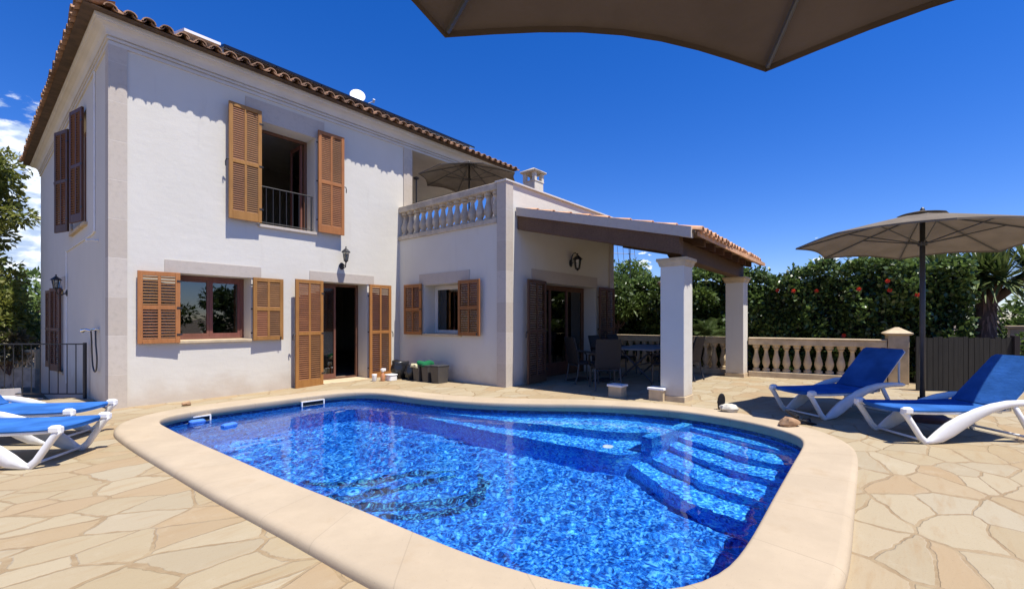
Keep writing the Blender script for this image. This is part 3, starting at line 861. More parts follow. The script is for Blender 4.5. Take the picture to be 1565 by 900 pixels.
lintel(4.69, 6.245, YF - .014, YF - .0005, 2.251, 2.455)
lintel(3.44, 5.01, YF - .014, YF - .0005, 5.301, 5.69)
lintel(XG - .014, XG - .0005, 7.04, 8.74, 2.236, 2.496)
lintel(7.82, 10.63, YG - .014, YG - .0005, 2.251, 2.52)
lintel(XW - .014, XW - .0005, 14.6, 16.5, 2.122, 2.42)
def sill(x0, x1, y0, y1, z0, z1, m=None):
    b = MB(); b.box(x0, x1, y0, y1, z0, z1); b.build('sill', m or M_SAND, villa, bevel=0.006)
sill(2.36, 3.56, YF - .05, YF + .44, 1.005, 1.056)
sill(3.66, 4.85, YF - .06, YF + .44, 3.225, 3.282, M_LINT)
sill(XG - .05, XG + .44, 7.29, 8.61, 1.05, 1.101)
sill(XW - .06, XW + .44, 11.6, 13.5, 3.19, 3.252)
sill(XW - .03, XW + .44, 14.85, 16.25, 0.14, 0.203)
b = MB(); b.box(4.93, 6.07, YF - .16, YF + .45, 0.012, 0.058); b.build('threshold', M_SAND, villa, bevel=0.008)
# wing parapet capping
b = MB(); b.box(XG - .05, 11.55, YG - .05, YG + .26, 4.202, 4.238); b.box(11.17, 11.55, YG + .26, 9.0, 4.2005, 4.24); b.build('parapet_capping', M_CORN, villa, bevel=0.006)

# cornice (mitred at the corner) ---------------------------------
cp = [(0.0, 5.765), (0.026, 5.765), (0.026, 5.815), (0.006, 5.820), (0.006, 5.834), (0.040, 5.838), (0.040, 5.872), (0.016, 5.877), (0.016, 5.892), (0.050, 5.897), (0.054, 5.925), (0.072, 5.972), (0.105, 6.008), (0.150, 6.028), (0.185, 6.034), (0.188, 6.052), (0.212, 6.056), (0.212, 6.11), (-0.05, 6.112)]
rings = []
for X, Y, ex, ey in ((10.80, YF, 1, -1), (XW, YF, -1, -1), (XW, 19.9, -1, 1)):
    rings.append([(X + ex * e, Y + ey * e, z) for e, z in cp])
mb = MB(); mb.loft(rings, True, True, closed=True)
rings = [[(10.80 + e, Y, z) for e, z in cp] for Y in (YF, 19.9)]
mb.loft([[(10.80 + e, YF - e, z) for e, z in cp], [(10.80 + e, 19.9 + e, z) for e, z in cp]], True, True, closed=True)
mb.build('cornice', M_CORN, villa)

# roof ------------------------------------------------------------
PIT = math.tan(R_(15.5))
EX0, EX1, EY0, EY1 = XW - .41, 10.80 + .41, YF - .41, 19.9 + .41
half = (EX1 - EX0) / 2; ym = (EY0 + EY1) / 2; xm = (EX0 + EX1) / 2
zr0 = 6.125; hr = min(half, (EY1 - EY0) / 2) * PIT
rx0, rx1 = (xm, xm) if half <= (EY1 - EY0) / 2 else (EX0 + (EY1 - EY0) / 2, EX1 - (EY1 - EY0) / 2)
ry0, ry1 = (EY0 + half, EY1 - half) if half <= (EY1 - EY0) / 2 else (ym, ym)
mb = MB()
a, b_, c_, d_ = (EX0 + .05, EY0 + .05, zr0 - .01), (EX1 - .05, EY0 + .05, zr0 - .01), (EX1 - .05, EY1 - .05, zr0 - .01), (EX0 + .05, EY1 - .05, zr0 - .01)
p_, q_ = (rx0, ry0, zr0 + hr), (rx1, ry1, zr0 + hr)
sf = MB(); sf.loft([[a, b_, c_, d_], [(q[0], q[1], q[2] + .004) for q in (a, b_, c_, d_)]]); sf_pts = sf
if rx0 == rx1:
    mb.poly([a, b_, p_]); mb.poly([b_, c_, q_, p_]); mb.poly([c_, d_, q_]); mb.poly([d_, a, p_, q_])
else:
    mb.poly([a, b_, q_, p_]); mb.poly([b_, c_, q_]); mb.poly([c_, d_, p_, q_]); mb.poly([d_, a, p_])
roof = mb.build('roof', M_TILE, villa)
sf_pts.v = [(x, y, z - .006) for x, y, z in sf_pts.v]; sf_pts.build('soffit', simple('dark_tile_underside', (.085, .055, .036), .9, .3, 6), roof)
def tile_rows(mb, P0, e, n, L, z0, tan, run, pitch=0.235, rad=0.088, sec=0.40, seed=1):
    """barrel tiles: P0 start of the eave (x,y), e along the eave, n up-slope; run(t) = length of the column at distance t"""
    rr = random.Random(seed)
    cols = int(L / pitch)
    for k in range(cols):
        t = (k + 0.5) * pitch
        ln = run(t)
        if ln < 0.15: continue
        js = rr.uniform(-.012, .012)
        ns = max(1, int(ln / sec))
        for s in range(ns):
            s0 = s * sec - (0.0 if s else 0.02) + rr.uniform(-.012, .012) + js; s1 = (s + 1) * sec + 0.05
            s1 = min(s1, ln)
            if s1 - s0 < 0.1: continue
            r0 = rad * rr.uniform(.97, 1.05); r1 = rad * .84
            zb0 = z0 + s0 * tan + 0.014; zb1 = z0 + s1 * tan - 0.004
            yaw = rr.uniform(-.008, .008)
            def ring(sv, r, z):
                out = []
                for j in range(7):
                    ph = math.pi * j / 6
                    u = t + r * math.cos(ph) + yaw
                    out.append((P0[0] + e[0] * u + n[0] * sv, P0[1] + e[1] * u + n[1] * sv, z + r * 0.85 * math.sin(ph)))
                return out
            A = ring(s0, r0, zb0); B = ring(s1, r1, zb1)
            i = len(mb.v); mb.v += A + B
            for j in range(6): mb.f.append((i + j + 1, i + j, i + 7 + j, i + 8 + j))
            # thickness seen at the lower mouth
            A2 = ring(s0, r0 - 0.016, zb0); B2 = ring(s0 + 0.22, r0 - 0.022, zb0 + 0.22 * tan)
            i = len(mb.v); mb.v += A + A2 + B2
            for j in range(6):
                mb.f.append((i + j, i + j + 1, i + 8 + j, i + 7 + j)); mb.f.append((i + 7 + j, i + 8 + j, i + 15 + j, i + 14 + j))
            if s == 0:
                # concave channel tile between two covers, its lip at the eave
                def pan(sv, r, z):
                    return [(P0[0] + e[0] * (t + pitch / 2 + r * math.cos(math.pi + math.pi * j / 5)) + n[0] * sv,
                             P0[1] + e[1] * (t + pitch / 2 + r * math.cos(math.pi + math.pi * j / 5)) + n[1] * sv,
                             z + r * .55 * math.sin(math.pi + math.pi * j / 5)) for j in range(6)]
                for zo, flip in ((0.045, False), (0.030, True)):
                    A = pan(-0.005, 0.085, z0 + zo); B = pan(0.42, 0.085, z0 + zo + 0.42 * tan)
                    i = len(mb.v); mb.v += A + B
                    for j in range(5): mb.f.append((i + j, i + j + 1, i + 7 + j, i + 6 + j) if not flip else (i + j + 1, i + j, i + 6 + j, i + 7 + j))
                A = pan(-0.005, 0.085, z0 + .045); B = pan(-0.005, 0.085, z0 + .030)
                i = len(mb.v); mb.v += A + B
                for j in range(5): mb.f.append((i + j + 1, i + j, i + 6 + j, i + 7 + j))
mb = MB()
tile_rows(mb, (EX0, EY0), (1, 0), (0, 1), EX1 - EX0, zr0, PIT, lambda t: min(t, EX1 - EX0 - t, 3.6), seed=3)
tile_rows(mb, (EX0, EY1), (0, -1), (1, 0), EY1 - EY0, zr0, PIT, lambda t: min(t, EY1 - EY0 - t, 2.4), seed=4)
tile_rows(mb, (EX1, EY0), (0, 1), (-1, 0), EY1 - EY0, zr0, PIT, lambda t: min(t, EY1 - EY0 - t, 0.9), seed=5)
# hip ridge tiles on the near corner
for k in range(10):
    s0 = 0.02 + k * 0.36; s1 = s0 + 0.42
    A = []; 
    for sv, r in ((s0, 0.105), (s1, 0.085)):
        cx_, cy_ = EX0 + sv * .7071, EY0 + sv * .7071
        zz = zr0 + sv * .7071 * PIT + 0.075
        A.append([(cx_ + r * math.cos(math.pi * j / 6) * .7071, cy_ - r * math.cos(math.pi * j / 6) * .7071, zz + r * .8 * math.sin(math.pi * j / 6)) for j in range(7)])
    mb.loft(A, False, False, closed=False)
mb.build('roof_tile', M_TILE, roof, autos=50)

# shutters ----------------------------------------------------------
def shutter(hinge, ang, w, h, frame_m, slat_m, rows=(0.5,), flip=1, tilt=38, spacing=0.047, hook=True, closed_slats=False):
    """panel hinged at the point hinge (x,y,z), running w along the direction ang (radians)"""
    M = Matrix.Translation(Vector(hinge)) @ Matrix.Rotation(ang, 4, 'Z')
    th = 0.040; st = 0.068
    b = MB()
    zs = [0.0] + [r * h for r in rows] + [h]
    bot = 0.075 if h < 1.5 else 0.16
    b.box(0, st, -th / 2, th / 2, 0, h, M); b.box(w - st, w, -th / 2, th / 2, 0, h, M)
    b.box(st, w - st, -th / 2 + .002, th / 2 - .002, 0, bot, M); b.box(st, w - st, -th / 2 + .002, th / 2 - .002, h - 0.075, h, M)
    for r in rows: b.box(st, w - st, -th / 2 + .002, th / 2 - .002, r * h - 0.035, r * h + 0.035, M)
    mw = 0.042
    lv = []
    zl = [bot] + [r * h for r in rows] + [h - 0.075]
    for k in range(len(zl) - 1):
        z0 = zl[k] + (0.035 if k else 0); z1 = zl[k + 1] - (0.035 if k < len(zl) - 2 else 0)
        b.box(w / 2 - mw / 2, w / 2 + mw / 2, -th / 2 + .003, th / 2 - .003, z0, z1, M)
        for x0, x1 in ((st, w / 2 - mw / 2), (w / 2 + mw / 2, w - st)):
            lv.append((x0, x1, z0, z1))
    o = b.build('shutter', frame_m, villa, bevel=0.004)
    for x0, x1, z0, z1 in lv:
        s = MB(); n = max(2, int((z1 - z0) / spacing)); dz = (z1 - z0) / n
        for i in range(n):
            zc = z0 + (i + 0.5) * dz
            Ms = M @ Matrix.Translation(Vector(((x0 + x1) / 2, 0, zc))) @ Matrix.Rotation(R_(tilt) * flip, 4, 'X')
            s.box(-(x1 - x0) / 2 + .001, (x1 - x0) / 2 - .001, -.021, .021, -.0045, .0045, Ms)
        s.build('louvre_panel', slat_m, o)
    if hook:
        k = MB()
        zc = zs[1] if h > 1.5 else 0.02
        p = [(w + .005, 0.02, zc), (w + .04, 0.0, zc), (w + .05, -.01, zc - .05), (w + .045, -.015, zc - .13)] if h > 1.5 else [(w - .06, 0.02, zc), (w - .06, -.035, zc), (w - .06, -.04, zc + .04)]
        k.tube([M @ Vector(q) for q in p], 0.011, 6); k.build('shutter_hook', M_IRON, o)
        k = MB()
        for zz in (0.12 * h, 0.5 * h, 0.88 * h): k.box(-.03, .05, .018, .026, zz - .014, zz + .014, M)
        k.build('hinge', M_IRON, o)
    return o
PI = math.pi
# pool front, ground floor window
shutter((2.375, YF - .095, 1.02), PI - 0.06, 0.575, 1.20, M_SHUT, M_SLAT, flip=-1)
shutter((3.545, YF - .085, 1.02), 0.03, 0.57, 1.21, M_SHUT, M_SLAT, flip=1, tilt=62, spacing=.04)
# pool front, door
shutter((4.935, YF - .10, 0.015), PI + 0.10, 0.62, 2.235, M_SHUT, M_SLAT, flip=-1, tilt=58, spacing=.042)
shutter((6.075, YF - .09, 0.02), -0.03, 0.585, 2.23, M_SHUT, M_SLAT, flip=-1, tilt=42)
# pool front, upper French window
shutter((3.69, YF - .105, 3.29), PI + 0.03, 0.575, 2.16, M_SHUT, M_SLAT, flip=-1, tilt=63, spacing=.04)
shutter((4.83, YF - .10, 3.29), -0.02, 0.59, 2.17, M_SHUT, M_SLAT, flip=1, tilt=63, spacing=.04)
# wing, side window in the shade
shutter((XG - .075, 7.32, 1.08), -PI / 2 - 0.04, 0.67, 1.19, M_SHUT, M_SLAT, flip=1)
shutter((XG - .075, 8.58, 1.07), PI / 2 + 0.03, 0.63, 1.20, M_SHUT, M_SLAT, flip=1)
# porch, French door
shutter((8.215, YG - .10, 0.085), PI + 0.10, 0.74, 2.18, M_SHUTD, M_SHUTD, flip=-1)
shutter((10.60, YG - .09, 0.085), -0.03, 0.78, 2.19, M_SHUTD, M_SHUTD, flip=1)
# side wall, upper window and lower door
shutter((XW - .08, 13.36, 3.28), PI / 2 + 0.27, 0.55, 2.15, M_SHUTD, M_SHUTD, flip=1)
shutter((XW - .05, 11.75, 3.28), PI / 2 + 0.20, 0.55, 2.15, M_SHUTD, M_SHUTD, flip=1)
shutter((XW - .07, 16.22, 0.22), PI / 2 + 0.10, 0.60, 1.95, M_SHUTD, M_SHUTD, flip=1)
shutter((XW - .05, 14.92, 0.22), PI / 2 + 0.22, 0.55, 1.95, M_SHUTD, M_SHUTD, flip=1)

# windows -----------------------------------------------------------
def window(axis, c, u0, u1, z0, z1, leaves_, name='window', fm=None, st=0.06, depth=0.06, open_leaf=None, bottom=0.07):
    """framed glazing in the plane c (axis 'x': wall runs along x); leaves_ = number of leaves"""
    fm = fm or M_FRAME
    def bx(b, a0, a1, k0, k1, za, zb):
        if axis == 'x': b.box(a0, a1, c + k0, c + k1, za, zb)
        else: b.box(c + k0, c + k1, a0, a1, za, zb)
    b = MB(); h = depth / 2
    bx(b, u0, u0 + st, -h, h, z0, z1); bx(b, u1 - st, u1, -h, h, z0, z1)
    bx(b, u0 + st, u1 - st, -h, h, z1 - st, z1); bx(b, u0 + st, u1 - st, -h, h, z0, z0 + 0.035)
    o = b.build(name, fm, villa, bevel=0.004)
    n = leaves_; wl = (u1 - u0 - 2 * st) / n
    for k in range(n):
        if open_leaf == k: continue
        a0 = u0 + st + k * wl; a1 = a0 + wl
        f = MB(); t = 0.05
        bx(f, a0 + .002, a0 + t, -.022, .022, z0 + .037, z1 - st - .002); bx(f, a1 - t, a1 - .002, -.022, .022, z0 + .037, z1 - st - .002)
        bx(f, a0 + t, a1 - t, -.022, .022, z1 - st - t, z1 - st - .002); bx(f, a0 + t, a1 - t, -.022, .022, z0 + .037, z0 + .037 + bottom)
        f.build('sash', fm, o)
        g = MB(); bx(g, a0 + t, a1 - t, -.004, .004, z0 + .037 + bottom, z1 - st - t); g.build('pane', M_GLASS, o)
    return o
window('x', YF + .40, 2.375, 3.545, 1.058, 2.222, 2)
w = window('x', YF + .41, 4.93, 6.07, 0.060, 2.248, 2, 'glass_door', open_leaf=1, bottom=0.09)
w = window('y', XG + .36, 7.325, 8.575, 1.103, 2.23, 1, fm=M_CORN, st=.045, bottom=.04)
cb = MB(); ys = np.linspace(7.36, 8.54, 70)
cb.loft([[(XG + .43 + .02 * math.sin(y * 62), y, 1.1) for y in ys], [(XG + .43 + .02 * math.sin(y * 62 + .3), y, 2.24) for y in ys]], False, False, closed=False)
cb.build('curtain', M_CURT, w, smooth=True)
window('x', YG + .38, 8.215, 10.56, 0.065, 2.248, 3, 'glass_door', fm=M_SHUTD, st=0.07, bottom=0.28)
# upper French window: frame only, both leaves stand open inwards
b = MB(); y = YF + .38
b.box(3.69, 3.75, y, y + .06, 3.284, 5.298); b.box(4.76, 4.82, y, y + .06, 3.284, 5.298); b.box(3.75, 4.76, y, y + .06, 5.24, 5.298)
fw = b.build('french_window', M_FRAME, villa, bevel=0.004)
for x0, x1, yh in ((3.76, 3.80, 1), (4.71, 4.75, 1)):
    s = MB(); s.box(x0, x1, y + .07, y + .13, 3.29, 5.23); s.box(x0, x1, y + .50, y + .56, 3.29, 5.23); s.box(x0, x1, y + .13, y + .50, 5.15, 5.23); s.box(x0, x1, y + .13, y + .50, 3.29, 3.42)
    s.build('sash', M_FRAME, fw)
    g = MB(); g.box(x0 + .016, x1 - .016, y + .13, y + .50, 3.42, 5.15); g.build('pane', M_GLASS, fw)
window('y', XW + .20, 11.752, 13.348, 3.255, 5.398, 2)
window('y', XW + .20, 14.902, 16.198, 0.205, 2.118, 2, 'glass_door')
# iron guard rail in the upper opening
b = MB(); yy = YF + .10
b.tube([(3.70, yy, 4.06), (4.81, yy, 4.06)], 0.012, 6); b.tube([(3.70, yy, 3.35), (4.81, yy, 3.35)], 0.009, 6)
for k in range(9): b.tube([(3.73 + k * .131, yy, 3.282), (3.73 + k * .131, yy, 4.06)], 0.008 if k < 8 else 0.015, 6)
b.build('window_guard', M_IRON, villa)
# white conduit and rain pipe on the shaded side wall
b = MB(); b.tube([(XW - .012, 10.79, 5.77), (XW - .012, 10.79, 2.97), (XW - .012, 10.98, 2.945), (XW - .012, 14.26, 2.945), (XW - .012, 14.26, 0.0)], 0.014, 8); b.build('conduit', M_WPLAST, villa)
b = MB(); b.tube([(XW, 10.53, 2.775), (XW - .10, 10.53, 2.775), (XW - .16, 10.53, 2.76)], [0.02, 0.02, 0.03], 8); b.build('spout', M_WPLAST, villa)

# balcony balustrade -----------------------------------------------
def baluster_profile(h, r=0.075):
    return [(r * .98, 0), (r * .98, h * .10), (r * .62, h * .12), (r * .66, h * .17), (r * 1.0, h * .30), (r * 1.02, h * .38), (r * .82, h * .50), (r * .56, h * .64), (r * .46, h * .76),
            (r * .52, h * .82), (r * .80, h * .85), (r * .55, h * .88), (r * .95, h * .90), (r * .95, h * 1.0)]
b = MB(); b.box(XG - .045, XG + .28, 6.2405, YF - .0005, 3.392, 3.49); b.build('balustrade_base', M_BALC, villa, bevel=0.01)
b = MB(); b.box(XG - .03, XG + .24, 6.2405, YF - .0005, 4.08, 4.225); b.build('balustrade_rail', M_BALC, villa, bevel=0.015)
nb = 14
for k in range(nb):
    b = MB(); yb = 6.36 + (YF - 6.24 - .22) * k / (nb - 1)
    b.lathe(baluster_profile(0.59, 0.098), (XG + .11, yb, 3.49), 10); b.build('baluster', M_BALC, villa, autos=40)

# ------------------------------------------------------------------ porch (part of the villa)
SLP = 0.243; EYE0, EYE1 = 2.36, 2.52         # the eave runs very slightly out of line with the house
def eave_y(x): return EYE0 + (x - 7.3) / 5.05 * (EYE1 - EYE0)
def roof_z(x, y): return 2.80 + (y - eave_y(x)) * SLP
XP0, XP1 = 7.30, 12.32
dirx = Vector((5.05, EYE1 - EYE0, 0)).normalized()
mb = MB()
P = lambda x, y, dz: (x, y, roof_z(x, y) + dz)
def slab(mb, x0, x1, ya, yb, d0, d1):
    """sloping slab following the porch roof between offsets ya.. yb from the eave"""
    A = [P(x0, eave_y(x0) + ya, d0), P(x1, eave_y(x1) + ya, d0), P(x1, yb, d0), P(x0, yb, d0)]
    B = [P(x0, eave_y(x0) + ya, d1), P(x1, eave_y(x1) + ya, d1), P(x1, yb, d1), P(x0, yb, d1)]
    i = len(mb.v); mb.v += A + B
    for f in ((0, 3, 2, 1), (4, 5, 6, 7), (0, 1, 5, 4), (1, 2, 6, 5), (2, 3, 7, 6), (3, 0, 4, 7)): mb.f.append(tuple(i + k for k in f))
YE = YG - .027
slab(mb, XP0 + .02, XP1 - .02, 0.05, YE, -0.035, 0.0)
proof = mb.build('porch_roof', M_PLANK, villa)
mb = MB()
tile_rows(mb, (XP0, EYE0 - .02), tuple(dirx[:2]), (0, 1), XP1 - XP0 + .1, 2.80, SLP, lambda t: YE - EYE0 - .02 - t * .03, rad=0.086, seed=9)
mb.build('roof_tile', M_TILEP, proof, autos=50)
# rendered verge band on the pool side
mb = MB(); slab(mb, XP0 - .03, XP0 + .085, 0.10, YE, -0.125, 0.045); mb.build('verge', M_LINT, proof)
for k, x in enumerate(np.linspace(8.25, 12.1, 7)):
    mb = MB(); slab(mb, x - .045, x + .045, 0.16, YE, -0.165, -0.036); mb.build('rafter', M_BEAM, proof)
mb = MB(); slab(mb, XP0 + .02, XP0 + .22, 0.30, YE, -0.40, -0.1255); mb.build('rafter', M_BEAM, proof)
mb = MB(); slab(mb, XP0 + .10, XP1 - .03, 0.02, eave_y(7.3) + .05, -0.075, -0.0); mb.build('fascia', M_TILEP, proof)
# front beam on the two columns, with a carved end
bm_ = MB()
A = Vector((7.42, 2.84, 0)); Bv = Vector((12.24, 2.98, 0)); d = (Bv - A).normalized(); nrm = Vector((-d.y, d.x, 0)) * 0.11
secs = []
for t, zb in ((0.0, 2.60), (0.05, 2.55), (0.12, 2.52), (0.2, 2.47), (0.3, 2.44), (4.82, 2.44)):
    p = A + d * t
    secs.append([p - nrm + Vector((0, 0, zb)), p + nrm + Vector((0, 0, zb)), p + nrm + Vector((0, 0, 2.735)), p - nrm + Vector((0, 0, 2.735))])
bm_.loft(secs, True, True); bm_.build('porch_beam', M_BEAM, villa, bevel=0.012)
def column(x, y, zb, zt):
    s = 0.20
    b = MB(); b.box(x - s, x + s, y - s, y + s, zb + .09, zt - .13); o = b.build('column', M_STUCCO, villa, bevel=0.012)
    b = MB(); b.box(x - s - .012, x + s + .012, y - s - .012, y + s + .012, zb - .05, zb + .092); b.build('plinth', M_SAND, o, bevel=0.006)
    b = MB(); rings = []
    for e, z in ((0.0, zt - .135), (0.015, zt - .13), (0.02, zt - .10), (0.035, zt - .06), (0.055, zt - .045), (0.055, zt)):
        q = s + e; rings.append([(x - q, y - q, z), (x + q, y - q, z), (x + q, y + q, z), (x - q, y + q, z)])
    b.loft(rings, True, True); b.build('capital', M_SAND, o)
column(7.74, 2.86, 0.06, 2.438)
column(11.99, 2.97, 0.06, 2.438)

# ================================================================== THINGS ON THE HOUSE
# roof top: solar panels, satellite dish, chimney
sp = thing('solar_panel', 'long black solar panel array lying above the roof tiles of the villa', 'solar panel', (6.2, 9.8, 6.4))
def on_roof(x, y, dz): return (x, y, zr0 + (y - EY0) * PIT + dz + .135)
for k in range(7):
    x0 = 3.16 + k * .965; x1 = x0 + .95
    b = MB(); pts = [on_roof(x0, 9.78, .165), on_roof(x1, 9.78, .165), on_roof(x1, 11.3, .19), on_roof(x0, 11.3, .19)]
    b.loft([pts, [(p[0], p[1], p[2] + .045) for p in pts]], True, True); b.build('panel', M_SOLAR, sp)
b = MB()
for y in (9.95, 11.1): b.loft([[on_roof(3.2, y, .10), on_roof(3.2, y + .04, .10), on_roof(3.2, y + .04, .16), on_roof(3.2, y, .16)], [on_roof(9.85, y, .10), on_roof(9.85, y + .04, .10), on_roof(9.85, y + .04, .16), on_roof(9.85, y, .16)]])
b.build('mounting_rail', M_CHROME, sp)
sk = thing('roof_skylight', 'white framed roof skylight beside the black solar panels', 'skylight', (2.85, 10.2, 6.3))
b = MB(); pts = [on_roof(2.52, 9.78, .10), on_roof(3.10, 9.78, .10), on_roof(3.10, 11.0, .12), on_roof(2.52, 11.0, .12)]
pts = [(p[0], p[1], p[2] + .05) for p in pts]
b.loft([pts, [(p[0], p[1], p[2] + .05) for p in pts]], True, True); b.build('frame', M_WHITE, sk)
b = MB(); pts = [on_roof(2.57, 9.83, .202), on_roof(3.05, 9.83, .202), on_roof(3.05, 10.95, .222), on_roof(2.57, 10.95, .222)]
b.loft([pts, [(p[0], p[1], p[2] + .006) for p in pts]], True, True); b.build('pane', M_GLASS, sk)
dish = thing('satellite_dish', 'white satellite dish standing on the villa roof against the blue sky', 'satellite dish', (6.9, 11.5, 6.8))
b = MB(); b.tube([(6.9, 11.5, 6.7), (6.9, 11.5, 7.42), (6.93, 11.4, 7.5)], 0.022, 8); b.build('mast', M_PGREY, dish)
Md = Matrix.Translation(Vector((6.93, 11.36, 7.56))) @ Matrix.Rotation(R_(-28), 4, 'Z') @ Matrix.Rotation(R_(68), 4, 'X')
b = MB(); rings = []
for k in range(7):
    r = 0.03 + .175 * k / 6; rings.append([tuple(Md @ Vector((r * math.cos(a), r * 1.08 * math.sin(a), .26 * (r / .4) ** 2 * .4))) for a in np.linspace(0, 2 * PI, 24, endpoint=False)])
b.loft(rings + [[tuple(Vector(q) + (Md.to_3x3() @ Vector((0, 0, -.012)))) for q in r] for r in reversed(rings)], True, True); b.build('reflector', M_WHITE, dish, smooth=True)
b = MB(); b.tube([(6.99, 11.30, 7.32), (7.12, 11.10, 7.36), (7.20, 10.98, 7.40)], 0.012, 6); b.tube([(7.20, 11.02, 7.38), (7.19, 10.96, 7.45)], 0.035, 8); b.build('receiver_arm', M_WPLAST, dish)

chim = thing('chimney', 'cream rendered chimney with a pyramid cap on four corner posts above the wing', 'chimney', (10.75, 8.2, 3.32))
b = MB(); b.box(10.54, 10.96, 7.99, 8.41, 3.32, 5.44); b.build('shaft', M_CHIM, chim, bevel=0.01)
b = MB(); b.box(10.525, 10.975, 7.975, 8.425, 5.4405, 5.47); b.build('ledge', M_CHIM, chim)
for dx in (-.17, .17):
    for dy in (-.17, .17):
        b = MB(); b.box(10.75 + dx - .05, 10.75 + dx + .05, 8.2 + dy - .05, 8.2 + dy + .05, 5.4705, 5.70); b.build('post', M_CHIM, chim)
b = MB(); rings = [[(10.75 - q, 8.2 - q, z), (10.75 + q, 8.2 - q, z), (10.75 + q, 8.2 + q, z), (10.75 - q, 8.2 + q, z)] for q, z in ((.27, 5.701), (.285, 5.735), (.28, 5.755), (.04, 5.88))]
b.loft(rings); b.build('cap', M_BALC, chim)

bp = thing('balcony_lamp', 'thin dark lamp pole with a small round cap on the balcony beside the villa wall', 'lamp', (7.77, 9.87, 3.32))
b = MB(); b.tube([(7.77, 9.87, 3.32), (7.77, 9.87, 5.17)], .018, 8); b.build('pole', M_PGREY, bp)
b = MB(); b.lathe([(.14, 0), (.14, .02), (.03, .05)], (7.77, 9.87, 3.32), 16); b.build('base', M_PGREY, bp)
b = MB(); b.lathe([(.02, 0), (.07, .02), (.08, .05), (.03, .08)], (7.77, 9.87, 5.17), 14); b.build('cap', M_PGREY, bp)

# wall lanterns
def lantern(name, label, root, out, up, arch, group='lanterns on the walls of the villa', size=1.0):
    """root on the wall, out = outward unit vector"""
    o = thing(name, label, 'wall lamp', root, 0, group)
    R0 = Vector(root); n = Vector(out); s = size
    b = MB()
    side = Vector((-n.y, n.x, 0))
    rings = []
    for rr_, e in ((.055 * s, .001), (.06 * s, .012), (.03 * s, .03)):
        rings.append([R0 + n * e + side * rr_ * math.cos(a) + Vector((0, 0, 1.35 * rr_ * math.sin(a))) for a in np.linspace(0, 2 * PI, 14, endpoint=False)])
    b.loft(rings); b.build('wall_plate', M_IRON, o)
    b = MB()
    if arch:
        C = R0 + n * .17 * s + Vector((0, 0, -.02))
        b.tube([R0 + n * .02, R0 + n * .03 + Vector((0, 0, .12 * s)), R0 + n * .07 * s + Vector((0, 0, .20 * s)), R0 + n * .12 * s + Vector((0, 0, .21 * s)), R0 + n * .17 * s + Vector((0, 0, .15 * s))], .011, 8)
        b.tube([R0 + n * .02 + Vector((0, 0, -.03)), R0 + n * .09 * s + Vector((0, 0, .03 * s)), R0 + n * .12 * s + Vector((0, 0, .13 * s))], .008, 6)
        top = C + Vector((0, 0, .15 * s)); base = -.30 * s
    else:
        b.tube([R0 + n * .02, R0 + n * .10 * s + Vector((0, 0, -.05)), R0 + n * .17 * s + Vector((0, 0, -.03)), R0 + n * .19 * s + Vector((0, 0, .06 * s))], .012, 8)
        b.tube([R0 + n * .05, R0 + n * .10 * s + Vector((0, 0, .04)), R0 + n * .14 * s + Vector((0, 0, -.01))], .008, 6)
        C = R0 + n * .19 * s + Vector((0, 0, .06 * s)); top = C + Vector((0, 0, .30 * s)); base = 0
    b.build('bracket', M_IRON, o)
    T = top
    b = MB(); b.lathe([(.012 * s, .06 * s), (.02 * s, .045 * s), (.008 * s, .03 * s), (.03 * s, .01 * s), (.10 * s, -.055 * s), (.105 * s, -.07 * s), (.085 * s, -.072 * s)], tuple(T), 6); b.build('lid', M_IRON, o)
    b = MB(); r1, r2, z1, z2 = .075 * s, .048 * s, -.073 * s, -.245 * s
    for k in range(6):
        a = k * PI / 3
        b.tube([(T.x + r1 * math.cos(a), T.y + r1 * math.sin(a), T.z + z1), (T.x + r2 * math.cos(a), T.y + r2 * math.sin(a), T.z + z2)], .006 * s, 5)
    b.lathe([(.052 * s, z2), (.056 * s, z2 - .012 * s), (.03 * s, z2 - .03 * s), (.012 * s, z2 - .055 * s)], tuple(T), 6); b.build('cage', M_IRON, o)
    b = MB(); b.lathe([(r2 * .88, z2 + .002), (r1 * .88, z1 - .002)], tuple(T), 6); b.build('pane', M_LGLASS, o)
    b = MB(); b.lathe([(.012 * s, z2 + .004), (.016 * s, z2 + .05 * s), (.028 * s, z2 + .09 * s), (.02 * s, z2 + .12 * s), (.004, z2 + .13 * s)], tuple(T), 8); b.build('bulb', M_WHITE, o)
    return o
lantern('wall_lantern', 'black iron lantern on the sunlit wall above the open pool-side door', (5.42, YF, 2.62), (0, -1, 0), 1, False)
lantern('wall_lantern', 'hanging lantern with a curled arm above the French door under the porch', (9.37, YG, 2.78), (0, -1, 0), 1, True, size=1.15)
lantern('wall_lantern', 'black lantern on the shaded side wall near the dark side door', (XW, 14.25, 2.02), (-1, 0, 0), 1, False, size=0.95)

